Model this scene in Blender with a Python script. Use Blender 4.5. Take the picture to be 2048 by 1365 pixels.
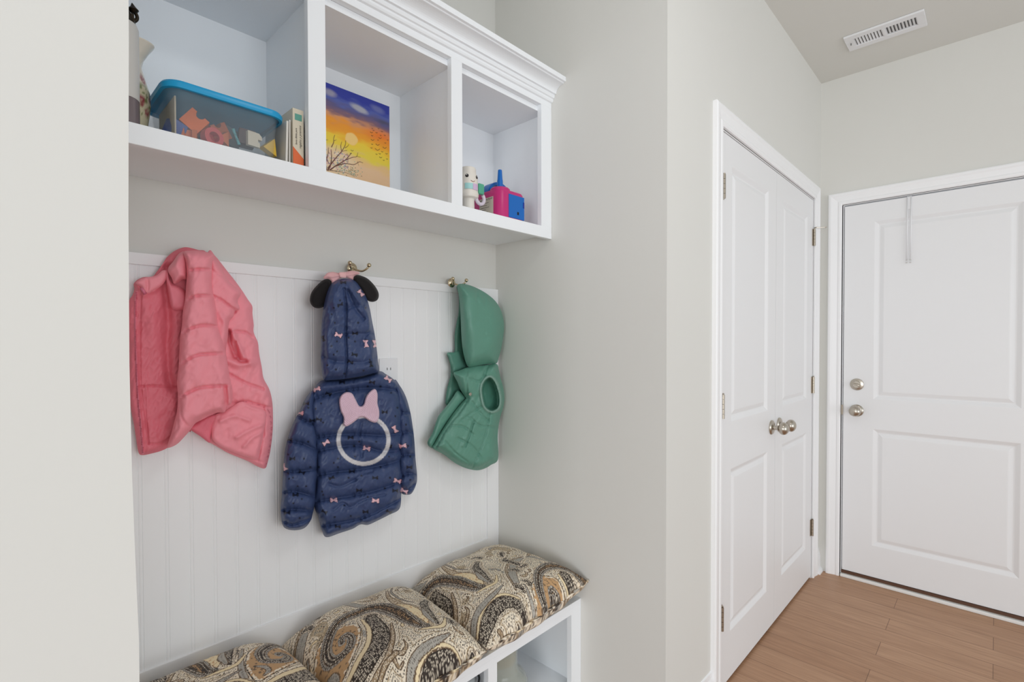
import bpy, bmesh, math, random
import numpy as np
from mathutils import Vector, Matrix
from mathutils.geometry import delaunay_2d_cdt
for o in list(bpy.data.objects): bpy.data.objects.remove(o)
S = bpy.context.scene
C = S.collection
random.seed(4); RNG = np.random.RandomState(7)

# ------------------------------------------------------------------ camera
H = 1.3011; FPX = 1012.3635; PY = 699.7644
yaw, pitch, roll = (math.radians(a) for a in (43.7934, -0.889, -0.1051))
F = np.array([math.cos(yaw)*math.cos(pitch), math.sin(yaw)*math.cos(pitch), math.sin(pitch)])
R0 = np.array([math.sin(yaw), -math.cos(yaw), 0.0]); U0 = np.cross(R0, F)
RR = math.cos(roll)*R0 + math.sin(roll)*U0; UU = -math.sin(roll)*R0 + math.cos(roll)*U0
cam = bpy.data.cameras.new('camera'); cam_o = bpy.data.objects.new('camera', cam); C.objects.link(cam_o)
cam.sensor_width = 36; cam.lens = FPX/2048*36; cam.shift_y = (PY-682.5)/2048; cam.clip_start = 0.02
M4 = Matrix.Identity(4)
for i in range(3):
    M4[i][0] = RR[i]; M4[i][1] = UU[i]; M4[i][2] = -F[i]
M4[0][3] = 0; M4[1][3] = 0; M4[2][3] = H
cam_o.matrix_world = M4
S.camera = cam_o

# ------------------------------------------------------------------ world, lights, exposure
S.view_settings.view_transform = 'Standard'; S.view_settings.look = 'None'
S.view_settings.gamma = 1; S.view_settings.use_curve_mapping = False
S.view_settings.exposure = -0.04
W = bpy.data.worlds.new('world'); S.world = W; W.use_nodes = True
bg = W.node_tree.nodes['Background']; bg.inputs[0].default_value = (0.90, 0.955, 1.0, 1); bg.inputs[1].default_value = 0.80
def area(name, loc, rot, sx, sy, power, col=(1, 1, 1)):
    l = bpy.data.lights.new(name, 'AREA'); l.shape = 'RECTANGLE'; l.size = sx; l.size_y = sy; l.energy = power; l.color = col
    o = bpy.data.objects.new(name, l); C.objects.link(o); o.location = loc; o.rotation_euler = rot; return o
area('ceiling_light', (0.95, -0.1, 2.72), (0, 0, 0), 0.4, 0.4, 5, (0.98, 0.99, 1.0))
area('rear_fill_light', (0.0, -6.5, 1.0), (math.radians(94), 0, math.radians(-6)), 4.0, 2.0, 105, (0.95, 0.98, 1.0))  # added unseen fill panel, evens the light from behind the camera
area('side_fill_light', (-5.2, -1.8, 1.1), (math.radians(94), 0, math.radians(-68)), 2.4, 2.0, 125, (0.95, 0.98, 1.0))  # unseen fill added on the left to brighten the niche side wall

# ------------------------------------------------------------------ helpers
def ray(u, v):
    u = np.asarray(u, float); v = np.asarray(v, float)
    return F + RR*((u-1024)/FPX)[..., None] - UU*((v-PY)/FPX)[..., None]
def onY(u, v, Y): d = ray(u, v); return np.array([0, 0, H]) + d*(np.asarray(Y)/d[..., 1])[..., None]
def onX(u, v, X): d = ray(u, v); return np.array([0, 0, H]) + d*(np.asarray(X)/d[..., 0])[..., None]
def lin(c):
    c = np.asarray(c, float)/255.0
    return np.where(c <= 0.04045, c/12.92, ((c+0.055)/1.055)**2.4)
MATS = {}
def mat(name, rgb=(200, 200, 200), rough=0.5, metal=0.0, bump=None, trans=0.0, ior=1.45, attr=False, sheen=0.0, coat=0.0, emit=None, alpha=1.0, vary=None, spec=0.5):
    m = bpy.data.materials.new(name); m.use_nodes = True; nt = m.node_tree; b = nt.nodes['Principled BSDF']
    c = lin(rgb); b.inputs['Base Color'].default_value = (*c, 1)
    b.inputs['Roughness'].default_value = rough; b.inputs['Metallic'].default_value = metal
    b.inputs['Transmission Weight'].default_value = trans; b.inputs['IOR'].default_value = ior
    b.inputs['Sheen Weight'].default_value = sheen; b.inputs['Coat Weight'].default_value = coat
    b.inputs['Alpha'].default_value = alpha; b.inputs['Specular IOR Level'].default_value = spec
    if attr:
        a = nt.nodes.new('ShaderNodeAttribute'); a.attribute_name = 'Col'; nt.links.new(a.outputs['Color'], b.inputs['Base Color'])
    tc = nt.nodes.new('ShaderNodeTexCoord')
    if vary:   # (scale, amount)
        n = nt.nodes.new('ShaderNodeTexNoise'); n.inputs['Scale'].default_value = vary[0]; n.inputs['Detail'].default_value = 3
        nt.links.new(tc.outputs['Object'], n.inputs['Vector'])
        mx = nt.nodes.new('ShaderNodeMix'); mx.data_type = 'RGBA'
        mx.inputs[6].default_value = (*(c*(1-vary[1])), 1); mx.inputs[7].default_value = (*np.minimum(c*(1+vary[1]), 1), 1)
        nt.links.new(n.outputs['Fac'], mx.inputs[0]); nt.links.new(mx.outputs[2], b.inputs['Base Color'])
    if bump:   # (scale, strength, distance)
        n = nt.nodes.new('ShaderNodeTexNoise'); n.inputs['Scale'].default_value = bump[0]; n.inputs['Detail'].default_value = 4
        nt.links.new(tc.outputs['Object'], n.inputs['Vector'])
        bp = nt.nodes.new('ShaderNodeBump'); bp.inputs['Strength'].default_value = bump[1]; bp.inputs['Distance'].default_value = bump[2]
        nt.links.new(n.outputs['Fac'], bp.inputs['Height']); nt.links.new(bp.outputs['Normal'], b.inputs['Normal'])
    MATS[name] = m
    return m
WALL = mat('wall_paint', (224, 223, 218), 0.75, bump=(220, 0.08, 0.001), vary=(3, 0.012))
CEIL = mat('ceiling_paint', (224, 223, 218), 0.85, bump=(160, 0.1, 0.001))
TRIM = mat('trim_paint', (247, 247, 248), 0.38, bump=(30, 0.03, 0.001))
CAB = mat('cabinet_paint', (247, 250, 253), 0.45, bump=(60, 0.04, 0.0005))
DOOR = mat('door_paint', (238, 238, 239), 0.42, bump=(250, 0.04, 0.0004))
NICK = mat('satin_nickel', (190, 182, 170), 0.28, 1.0)
BRASS = mat('aged_hook_metal', (205, 190, 160), 0.22, 1.0)
HINGE = mat('hinge_metal', (176, 166, 152), 0.35, 1.0, bump=(400, 0.1, 0.0005))
DARK = mat('dark_gap', (30, 28, 26), 0.8)
VENTD = mat('vent_shade_lever_grey', (120, 120, 120), 0.8)  # painted shade of the duct, also the damper lever's own grey

_loc = {}
def finish(bm, name, m, parent=None, smooth=False, angle=None):
    bmesh.ops.recalc_face_normals(bm, faces=bm.faces[:])
    off = _loc.get(parent.name, Vector((0, 0, 0))) if parent is not None else Vector((0, 0, 0))
    if off.length > 0: bmesh.ops.translate(bm, verts=bm.verts[:], vec=-off)
    me = bpy.data.meshes.new(name); bm.to_mesh(me); bm.free()
    o = bpy.data.objects.new(name, me); C.objects.link(o); me.materials.append(m)
    if smooth:
        for p in me.polygons: p.use_smooth = True
        if angle:
            try: me.set_sharp_from_angle(angle=math.radians(angle))
            except Exception: pass
    if parent is not None: o.parent = parent; _loc[o.name] = off
    return o
def thing(name, label, cat, loc=(0, 0, 0), group=None):
    o = bpy.data.objects.new(name, None); C.objects.link(o); o.location = loc; o.empty_display_size = 0.05
    _loc[o.name] = Vector(loc)
    o['label'] = label; o['category'] = cat
    if group: o['group'] = group
    return o
def tag(o, label, cat, group=None):
    o['label'] = label; o['category'] = cat
    if group: o['group'] = group
    return o
def struct(o): o['kind'] = 'structure'; return o
def box(bm, x0, x1, y0, y1, z0, z1, bev=0.0, seg=2):
    t = bmesh.new()
    r = bmesh.ops.create_cube(t, size=1)
    for v in t.verts: v.co = Vector(((x0+x1)/2+v.co.x*(x1-x0), (y0+y1)/2+v.co.y*(y1-y0), (z0+z1)/2+v.co.z*(z1-z0)))
    if bev > 0: bmesh.ops.bevel(t, geom=t.edges[:], offset=bev, segments=seg, affect='EDGES', profile=0.5)
    merge(bm, t)
def merge(bm, t, M=None):
    if M is not None: bmesh.ops.transform(t, matrix=M, verts=t.verts[:])
    mp = {}
    for v in t.verts: mp[v] = bm.verts.new(v.co)
    for f in t.faces:
        try: nf = bm.faces.new([mp[v] for v in f.verts]); nf.smooth = f.smooth
        except ValueError: pass
    t.free()
def boxo(name, m, parent, *a, **k):
    bm = bmesh.new(); box(bm, *a, **k); return finish(bm, name, m, parent)
def lathe(bm, prof, center, axis='Z', n=40, squash=(1, 1)):
    # prof: list of (r, h)
    rings = []
    for r, h in prof:
        ring = []
        for i in range(n):
            a = 2*math.pi*i/n
            p = Vector((r*math.cos(a)*squash[0], r*math.sin(a)*squash[1], h))
            if axis == '-Y': p = Vector((p.x, -p.z, p.y))
            elif axis == '-X': p = Vector((-p.z, p.x, p.y))
            ring.append(bm.verts.new(p+Vector(center)))
        rings.append(ring)
    for a, b in zip(rings, rings[1:]):
        for i in range(n): bm.faces.new((a[i], a[(i+1) % n], b[(i+1) % n], b[i]))
    for ring, (r, h) in ((rings[0], prof[0]), (rings[-1], prof[-1])):
        if r > 1e-6: bm.faces.new(ring)
    bmesh.ops.remove_doubles(bm, verts=[v for rg in (rings[0], rings[-1]) for v in rg], dist=1e-6)
def tube(bm, pts, rad, n=10):
    pts = [Vector(p) for p in pts]
    rads = rad if isinstance(rad, (list, tuple)) else [rad]*len(pts)
    rings = []; up = None
    for i, p in enumerate(pts):
        t = (pts[min(i+1, len(pts)-1)]-pts[max(i-1, 0)]).normalized()
        if up is None: up = t.orthogonal().normalized()
        up = (up - t*up.dot(t)).normalized(); s = t.cross(up)
        rings.append([bm.verts.new(p+(up*math.cos(2*math.pi*k/n)+s*math.sin(2*math.pi*k/n))*rads[i]) for k in range(n)])
    for a, b in zip(rings, rings[1:]):
        for k in range(n): bm.faces.new((a[k], a[(k+1) % n], b[(k+1) % n], b[k]))
    bm.faces.new(rings[0]); bm.faces.new(rings[-1])
def spline(pts, n=8):
    P = np.array(pts, float); out = []
    Q = np.vstack([2*P[0]-P[1], P, 2*P[-1]-P[-2]])
    for i in range(1, len(Q)-2):
        for k in range(n):
            t = k/n
            out.append(0.5*((2*Q[i])+(-Q[i-1]+Q[i+1])*t+(2*Q[i-1]-5*Q[i]+4*Q[i+1]-Q[i+2])*t*t+(-Q[i-1]+3*Q[i]-3*Q[i+1]+Q[i+2])*t**3))
    out.append(P[-1]); return np.array(out)
def closed_spline(pts, n=6):
    P = np.array(pts, float); k = len(P); out = []
    for i in range(k):
        a, b, c, d = P[i-1], P[i], P[(i+1) % k], P[(i+2) % k]
        for j in range(n):
            t = j/n
            out.append(0.5*((2*b)+(-a+c)*t+(2*a-5*b+4*c-d)*t*t+(-a+3*b-3*c+d)*t**3))
    return np.array(out)
def prism(bm, poly, fn0, fn1):
    a = [bm.verts.new(fn0(p)) for p in poly]; b = [bm.verts.new(fn1(p)) for p in poly]; n = len(poly)
    bm.faces.new(a); bm.faces.new(b[::-1])
    for i in range(n): bm.faces.new((a[i], b[i], b[(i+1) % n], a[(i+1) % n]))

# ------------------------------------------------------------------ room
Yw, Yb, Xr, Xg, ZC, XL = 0.7267, 1.4688, 1.438, 3.2726, 2.748, 0.122
XW, YS = -2.3, -1.9
FLOOR = bpy.data.materials.new('oak_plank_floor'); FLOOR.use_nodes = True
nt = FLOOR.node_tree; b = nt.nodes['Principled BSDF']; b.inputs['Roughness'].default_value = 0.42
tc = nt.nodes.new('ShaderNodeTexCoord'); mp = nt.nodes.new('ShaderNodeMapping'); mp.inputs['Rotation'].default_value = (0, 0, math.radians(90))
nt.links.new(tc.outputs['Object'], mp.inputs['Vector'])
br = nt.nodes.new('ShaderNodeTexBrick'); br.offset = 0.37; br.inputs['Scale'].default_value = 1.0
br.inputs['Brick Width'].default_value = 0.95; br.inputs['Row Height'].default_value = 0.127; br.inputs['Mortar Size'].default_value = 0.0012
br.inputs['Color1'].default_value = (*lin((190, 149, 117)), 1); br.inputs['Color2'].default_value = (*lin((178, 136, 104)), 1)
br.inputs['Mortar'].default_value = (*lin((128, 92, 66)), 1); br.inputs['Bias'].default_value = 0.0
nt.links.new(mp.outputs['Vector'], br.inputs['Vector'])
m2 = nt.nodes.new('ShaderNodeMapping'); m2.inputs['Scale'].default_value = (26, 1.6, 1); nt.links.new(tc.outputs['Object'], m2.inputs['Vector'])
nz = nt.nodes.new('ShaderNodeTexNoise'); nz.inputs['Scale'].default_value = 3.0; nz.inputs['Detail'].default_value = 6; nz.inputs['Distortion'].default_value = 0.6
nt.links.new(m2.outputs['Vector'], nz.inputs['Vector'])
cr = nt.nodes.new('ShaderNodeValToRGB'); cr.color_ramp.elements[0].position = 0.3; cr.color_ramp.elements[0].color = (0.80, 0.76, 0.72, 1)
cr.color_ramp.elements[1].position = 0.68; cr.color_ramp.elements[1].color = (1.05, 1.05, 1.05, 1); nt.links.new(nz.outputs['Fac'], cr.inputs['Fac'])
mx = nt.nodes.new('ShaderNodeMix'); mx.data_type = 'RGBA'; mx.blend_type = 'MULTIPLY'; mx.inputs[0].default_value = 1
nt.links.new(br.outputs['Color'], mx.inputs[6]); nt.links.new(cr.outputs['Color'], mx.inputs[7]); nt.links.new(mx.outputs[2], b.inputs['Base Color'])
bp = nt.nodes.new('ShaderNodeBump'); bp.inputs['Strength'].default_value = 0.25; bp.inputs['Distance'].default_value = 0.0008
nt.links.new(nz.outputs['Fac'], bp.inputs['Height']); nt.links.new(bp.outputs['Normal'], b.inputs['Normal'])

struct(boxo('floor', FLOOR, None, XW, Xg+0.12, YS, Yb+0.12, -0.05, 0.0))
struct(boxo('ceiling', CEIL, None, XW, Xg+0.12, YS, Yb+0.12, ZC, ZC+0.08))
struct(boxo('wall_back', WALL, None, XL-0.3, Xr+0.02, Yb, Yb+0.12, 0, ZC))
bm = bmesh.new()   # niche side wall with the corner return
box(bm, Xr, Xr+0.12, Yw, Yb, 0, ZC)
struct(finish(bm, 'wall_right', WALL))
# near left wall: its end is a slightly uneven plastered corner
bm = bmesh.new()
zs = [0, 0.6, 0.85, 0.95, 1.05, 1.15, 1.277, 1.45, 1.65, 1.9, ZC]
xs = [XL, XL, XL, XL, XL-0.0025, XL-0.0045, XL-0.0055, XL-0.0045, XL-0.002, XL, XL]
pf, pb, lf, lb = [], [], [], []
for z, x in zip(zs, xs):
    pf.append(bm.verts.new((x, Yw, z))); pb.append(bm.verts.new((x, Yb, z))); lf.append(bm.verts.new((XW, Yw, z))); lb.append(bm.verts.new((XW, Yb, z)))
for i in range(len(zs)-1):
    bm.faces.new((lf[i], pf[i], pf[i+1], lf[i+1])); bm.faces.new((pf[i], pb[i], pb[i+1], pf[i+1])); bm.faces.new((pb[i], lb[i], lb[i+1], pb[i+1])); bm.faces.new((lb[i], lf[i], lf[i+1], lb[i+1]))
bm.faces.new((lf[0], lb[0], pb[0], pf[0])); bm.faces.new((lf[-1], pf[-1], pb[-1], lb[-1]))
struct(finish(bm, 'wall_left', WALL))
# closet wall with its opening
CX0, CX1, CZ = 1.852, 3.128, 2.073
bm = bmesh.new()
box(bm, Xr+0.12, CX0, Yw, Yw+0.12, 0, ZC); box(bm, CX0, CX1, Yw, Yw+0.12, CZ, ZC); box(bm, CX1, Xg, Yw, Yw+0.12, 0, ZC)
struct(finish(bm, 'wall_closet', WALL))
struct(boxo('wall_closet_back', WALL, None, CX0-0.1, CX1+0.1, Yw+0.42, Yw+0.5, 0, ZC))
# end wall with the entry door opening
GY1, GY0, GZ = 0.617, -0.222, 2.047
bm = bmesh.new()
box(bm, Xg, Xg+0.12, GY1, Yw+0.12, 0, ZC); box(bm, Xg, Xg+0.12, GY0, GY1, GZ, ZC); box(bm, Xg, Xg+0.12, YS, GY0, 0, ZC)
struct(finish(bm, 'wall_end', WALL))

# ------------------------------------------------------------------ panel doors
def slab(bm, W_, Hh, panels, P, thick=0.035, z0=0.0):
    """P(u, z, d) -> world; u across the door, d depth behind the face."""
    us = sorted({0.0, W_} | {p[0] for p in panels} | {p[1] for p in panels}); zs_ = sorted({z0, Hh} | {p[2] for p in panels} | {p[3] for p in panels})
    for i in range(len(us)-1):
        for j in range(len(zs_)-1):
            if any(p[0] <= us[i]+1e-6 and us[i+1] <= p[1]+1e-6 and p[2] <= zs_[j]+1e-6 and zs_[j+1] <= p[3]+1e-6 for p in panels): continue
            bm.faces.new([bm.verts.new(P(a, c, 0)) for a, c in ((us[i], zs_[j]), (us[i+1], zs_[j]), (us[i+1], zs_[j+1]), (us[i], zs_[j+1]))])
    rings = [(0, 0), (0.003, 0.001), (0.018, 0.0095), (0.023, 0.010), (0.040, 0.0035), (0.044, 0.003)]
    for a0, a1, c0, c1 in panels:
        prev = None
        for ins, d in rings:
            r = [bm.verts.new(P(a, c, d)) for a, c in ((a0+ins, c0+ins), (a1-ins, c0+ins), (a1-ins, c1-ins), (a0+ins, c1-ins))]
            if prev:
                for k in range(4): bm.faces.new((prev[k], prev[(k+1) % 4], r[(k+1) % 4], r[k]))
            prev = r
        bm.faces.new(prev)
    f = [P(0, z0, 0), P(W_, z0, 0), P(W_, Hh, 0), P(0, Hh, 0)]; g = [P(0, z0, thick), P(W_, z0, thick), P(W_, Hh, thick), P(0, Hh, thick)]
    fv = [bm.verts.new(p) for p in f]; gv = [bm.verts.new(p) for p in g]
    for k in range(4): bm.faces.new((fv[k], fv[(k+1) % 4], gv[(k+1) % 4], gv[k]))
    bm.faces.new(gv[::-1])
    bmesh.ops.remove_doubles(bm, verts=bm.verts[:], dist=1e-5)
def knob_parts(parent, c, axis, ball=True):
    bm = bmesh.new(); lathe(bm, [(0.0, 0), (0.032, 0), (0.0325, 0.003), (0.030, 0.007), (0.024, 0.010), (0.013, 0.013), (0.0, 0.013)], c, axis)
    finish(bm, 'rosette', NICK, parent, True, 40)
    prof = [(0.0, 0.012), (0.011, 0.012), (0.0095, 0.022), (0.011, 0.030)]
    for k in range(0, 13):
        a = math.pi*k/12; prof.append((max(0.0, 0.0280*math.sin(a*0.92+0.25)), 0.051-0.022*math.cos(a*0.92+0.25)))
    prof[-1] = (0.0, prof[-1][1])
    bm = bmesh.new(); lathe(bm, prof, c, axis)
    return finish(bm, 'knob', NICK, parent, True, 50)
def hinge(parent, x, y, z, hh=0.0445, side=1):
    bm = bmesh.new()
    t = 2*hh/5
    for k in range(5): lathe(bm, [(0.0, 0), (0.0062, 0), (0.0062, t-0.0012), (0.0, t-0.0012)], (x, y-0.004, z-hh+k*t), 'Z', 14)
    lathe(bm, [(0.0, 0), (0.0045, 0), (0.005, 0.003), (0.0, 0.005)], (x, y-0.004, z+hh), 'Z', 12)
    box(bm, min(x, x+side*0.016), max(x, x+side*0.016), y+0.001, y+0.004, z-hh, z+hh)
    return finish(bm, 'hinge', HINGE, parent, True, 40)
XS = 2.494
def closet_door(name, x0, x1, hx, kx, side):
    root = bpy.data.objects.new(name, None); C.objects.link(root); root.location = (x0, Yw, 0); _loc[root.name] = Vector((x0, Yw, 0)); root['kind'] = 'structure'
    Wd = x1-x0; m_ = 0.105
    bm = bmesh.new(); slab(bm, Wd, 2.066, [(m_, Wd-m_, 0.19, 0.815), (m_, Wd-m_, 0.995, 1.962)], lambda u, z, d: Vector((x0+u, Yw+0.002+d, z)), z0=0.012)
    finish(bm, 'panel', DOOR, root, False)
    for z in (1.864, 1.063, 0.281): hinge(root, hx, Yw-0.002, z, side=side)
    knob_parts(root, (kx, Yw+0.002, 0.915), '-Y')
    return root
d1 = closet_door('door_1', CX0+0.006, XS-0.0015, CX0+0.012, XS-0.055, 1)
d2 = closet_door('door_2', XS+0.0015, CX1-0.006, CX1-0.006, XS+0.055, -1)
bm = bmesh.new()   # door stop on the top right hinge pin
tube(bm, [(CX1-0.006, Yw-0.006, 1.916), (CX1+0.02, Yw-0.035, 1.918), (CX1+0.035, Yw-0.05, 1.919)], 0.0025, 8)
lathe(bm, [(0, 0), (0.006, 0), (0.006, 0.006), (0, 0.006)], (CX1+0.035, Yw-0.05, 1.916), 'Z', 12)
tube(bm, [(CX1-0.006, Yw-0.006, 1.916), (CX1-0.02, Yw-0.02, 1.915)], 0.0025, 8)
finish(bm, 'hinge_stop', NICK, d2, True, 40)

# casings
CPROF = [(0, 0), (0, 0.009), (0.006, 0.012), (0.016, 0.012), (0.022, 0.0095), (0.048, 0.0145), (0.056, 0.0175), (0.066, 0.0175), (0.072, 0.014), (0.072, 0)]   # (outward from opening, thickness)
def casing(name, a0, a1, ztop, P, w=1.0, zb=0.0):
    """a0<a1 opening edges, P(a, z, t) world"""
    bm = bmesh.new()
    path = [(a0, zb, -1, 0), (a0, ztop, -1, 1), (a1, ztop, 1, 1), (a1, zb, 1, 0)]
    rings = []
    for a, z, sx, sz in path:
        rings.append([bm.verts.new(P(a+sx*o*w, z+sz*o*w, t)) for o, t in CPROF])
    n = len(CPROF)
    for r, s in zip(rings, rings[1:]):
        for k in range(n): bm.faces.new((r[k], r[(k+1) % n], s[(k+1) % n], s[k]))
    bm.faces.new(rings[0]); bm.faces.new(rings[-1])
    return struct(finish(bm, name, TRIM))
casing('trim_1', CX0-0.004, CX1+0.004, CZ+0.002, lambda a, z, t: Vector((a, Yw-t, z)), 0.98)
casing('trim_2', -GY1-0.004, -GY0+0.004, GZ+0.002, lambda a, z, t: Vector((Xg-t, -a, z)), 0.90)
# jambs inside the openings
bm = bmesh.new()
box(bm, CX0-0.006, CX0+0.003, Yw, Yw+0.12, 0, CZ); box(bm, CX1-0.003, CX1+0.006, Yw, Yw+0.12, 0, CZ); box(bm, CX0, CX1, Yw, Yw+0.12, CZ-0.004, CZ+0.006)
struct(finish(bm, 'trim_3', TRIM))
bm = bmesh.new()
box(bm, Xg, Xg+0.12, GY1-0.002, GY1+0.006, 0, GZ); box(bm, Xg, Xg+0.12, GY0-0.006, GY0+0.002, 0, GZ); box(bm, Xg, Xg+0.12, GY0, GY1, GZ-0.002, GZ+0.006)
struct(finish(bm, 'trim_4', TRIM))
# entry door
d3 = bpy.data.objects.new('door_3', None); C.objects.link(d3); d3.location = (Xg, GY1, 0); _loc[d3.name] = Vector((Xg, GY1, 0)); d3['kind'] = 'structure'
Wd = GY1-GY0-0.010
bm = bmesh.new(); slab(bm, Wd, 2.038, [(0.135, Wd-0.135, 0.205, 0.832), (0.135, Wd-0.135, 0.990, 1.938)], lambda u, z, d: Vector((Xg+0.008+d, GY1-0.006-u, z)), z0=0.036, thick=0.044)
finish(bm, 'panel', DOOR, d3)
KY = 0.5485
bm = bmesh.new(); lathe(bm, [(0, 0), (0.031, 0), (0.032, 0.003), (0.030, 0.006), (0.019, 0.009), (0.018, 0.012), (0, 0.012)], (Xg+0.008, KY, 1.066), '-X'); dd = finish(bm, 'deadbolt', NICK, d3, True, 40)
bm = bmesh.new(); box(bm, Xg-0.022, Xg-0.004, KY-0.017, KY+0.017, 1.062, 1.070, 0.003)
bmesh.ops.rotate(bm, verts=bm.verts[:], cent=(Xg, KY, 1.066), matrix=Matrix.Rotation(math.radians(18), 3, 'X')); finish(bm, 'thumb_turn', NICK, dd, True, 40)
k_ = knob_parts(d3, (Xg+0.008, KY, 0.924), '-X')
bm = bmesh.new(); lathe(bm, [(0, 0), (0.010, 0), (0.010, 0.002), (0, 0.002)], (Xg+0.008-0.0675, KY, 0.924), '-X', 20); box(bm, Xg-0.066, Xg-0.061, KY-0.007, KY+0.007, 0.922, 0.926); finish(bm, 'lock_button', HINGE, k_, True, 40)
bm = bmesh.new(); box(bm, Xg-0.0005, Xg+0.006, GY1-0.006, GY1+0.003, 0.896, 0.950, 0.001); finish(bm, 'strike_plate', HINGE, d3)
SWEEP = mat('brown_door_sweep', (92, 62, 46), 0.5, bump=(90, 0.4, 0.002))
ALU = mat('worn_threshold_metal', (150, 140, 128), 0.4, 0.8, bump=(60, 0.5, 0.002))
boxo('door_sweep', SWEEP, d3, Xg+0.002, Xg+0.045, GY0+0.006, GY1-0.003, 0.020, 0.034)
bm = bmesh.new(); box(bm, Xg-0.014, Xg+0.10, GY0, GY1, 0.0, 0.017, 0.004)
struct(finish(bm, 'trim_5', mat('threshold_paint', (236, 235, 232), 0.5, bump=(80, 0.3, 0.001))))
bm = bmesh.new(); box(bm, Xg+0.004, Xg+0.10, GY0+0.002, GY1-0.002, 0.0165, 0.0205); struct(finish(bm, 'trim_6', ALU))
# baseboards
BPROF = [(0, 0), (0.028, 0), (0.028, 0.006), (0.025, 0.014), (0.014, 0.021), (0.013, 0.080), (0.010, 0.098), (0.006, 0.108), (0.005, 0.125), (0, 0.127)]   # (proud, z)
def baseboard(name, P, a0, a1):
    bm = bmesh.new(); prism(bm, BPROF, lambda p: P(a0, p[0], p[1]), lambda p: P(a1, p[0], p[1])); return struct(finish(bm, name, TRIM))
baseboard('baseboard_closet', lambda a, t, z: Vector((a, Yw-t, z)), CX1+0.075, Xg)
baseboard('baseboard_end', lambda a, t, z: Vector((Xg-t, a, z)), YS, GY0-0.07)
baseboard('baseboard_right', lambda a, t, z: Vector((a, Yw-t, z)), Xr+0.002, CX0-0.075)
baseboard('baseboard_left', lambda a, t, z: Vector((a, Yw-t, z)), XW, XL)

# hanger strip over the entry door
t = thing('over_door_hanger', 'thin white over-the-door hanger strip with two rods on the entry door', 'hanger', (Xg, 0.331, 2.0))
WHITE = mat('white_plastic', (238, 238, 240), 0.35)
bm = bmesh.new(); box(bm, Xg+0.0045, Xg+0.0075, 0.3215, 0.3405, 1.975, 2.0395); box(bm, Xg+0.0045, Xg+0.030, 0.3215, 0.3405, 2.0385, 2.041); finish(bm, 'strip', WHITE, t)
for yy in (0.3235, 0.3385):
    bm = bmesh.new(); tube(bm, [(Xg+0.004, yy, 2.035), (Xg+0.003, yy, 1.72)], 0.0028, 8); r_ = finish(bm, 'rod', WHITE, t, True)
    bm = bmesh.new()
    for zz in (1.712, 1.700): lathe(bm, [(0, 0), (0.004, 0.001), (0.004, 0.006), (0, 0.008)], (Xg+0.003, yy, zz), 'Z', 10)
    finish(bm, 'rod_tip', mat('grey_tip', (215, 214, 212), 0.4) if 'grey_tip' not in MATS else MATS['grey_tip'], r_, True)

# ceiling vent
VX0, VX1, VY0, VY1 = 2.845, 2.992, 0.243, 0.543
t = thing('ceiling_vent', 'white louvred air register set into the ceiling near the entry door', 'vent', ((VX0+VX1)/2, (VY0+VY1)/2, ZC))
bm = bmesh.new(); zc0, zc1 = ZC-0.010, ZC-0.0005
ix0, ix1 = VX0+0.036, VX1-0.036
ys = [VY0, VY0+0.030, 0.5*(VY0+VY1)-0.006, 0.5*(VY0+VY1)+0.006, VY1-0.034, VY1]
box(bm, VX0, ix0, VY0, VY1, zc0, zc1, 0.002); box(bm, ix1, VX1, VY0, VY1, zc0, zc1, 0.002)
for a, c in ((0, 1), (2, 3), (4, 5)): box(bm, ix0-0.001, ix1+0.001, ys[a], ys[c], zc0, zc1, 0.001)
finish(bm, 'faceplate', WHITE, t)
boxo('duct_shade_panel', VENTD, t, ix0, ix1, ys[1], ys[4], ZC-0.0022, ZC-0.0006)  # flat grey panel, the dark of the duct is put into its colour
bm = bmesh.new()
for a, c, sg in ((ys[1], ys[2], 1), (ys[3], ys[4], -1)):
    for k in range(10):
        y = a+(c-a)*k/9.0
        q = bmesh.new(); box(q, ix0, ix1, y-0.0042, y+0.0042, ZC-0.0055, ZC-0.0045)
        bmesh.ops.rotate(q, verts=q.verts[:], cent=(0, y, ZC-0.005), matrix=Matrix.Rotation(sg*math.radians(28), 3, 'X')); merge(bm, q)
finish(bm, 'louvers', WHITE, t)
bm = bmesh.new(); box(bm, ix0+0.03, ix0+0.036, VY1-0.022, VY1-0.018, ZC-0.018, ZC-0.009); finish(bm, 'damper_lever', VENTD, t)

# ------------------------------------------------------------------ hanging-storage cabinet
Yc = Yb-0.2918; XI = XL+0.001; XO = Xr-0.0005
ZB, ZU, ZF, ZT, ZI = 1.675, 1.692, 1.7125, 2.146, 2.128
YB = Yb-0.0005
cab = thing('wall_cubby_shelf', 'white built-in wall cubby shelf with three open compartments and crown moulding', 'shelf', (0.78, Yb, ZB))
bm = bmesh.new(); box(bm, XI, XO, Yc, Yc+0.019, ZB, ZB+0.0405, 0.0015); box(bm, XI, XO, Yc, Yc+0.019, ZT, 2.20, 0.001)
for x0, x1 in ((XI, XI+0.03), (0.536, 0.5795), (0.970, 1.0125), (1.381, XO)): box(bm, x0, x1, Yc+0.0004, Yc+0.019, ZB+0.040, ZT+0.001, 0.0008)
finish(bm, 'face_frame', CAB, cab)
boxo('bottom_board', CAB, cab, XI, XO, Yc+0.019, YB, ZU, ZF)
boxo('top_board', CAB, cab, XI, XO, Yc+0.019, YB, ZI, ZI+0.018)
boxo('back_panel', CAB, cab, XI, XO, YB-0.006, YB, ZF, ZI)
for xc in (0.5578, 0.991): boxo('divider', CAB, cab, xc-0.0095, xc+0.0095, Yc+0.0185, YB-0.006, ZF, ZI)
boxo('side_panel', CAB, cab, XO-0.018, XO, Yc+0.0185, YB-0.006, ZF, ZI)
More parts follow.
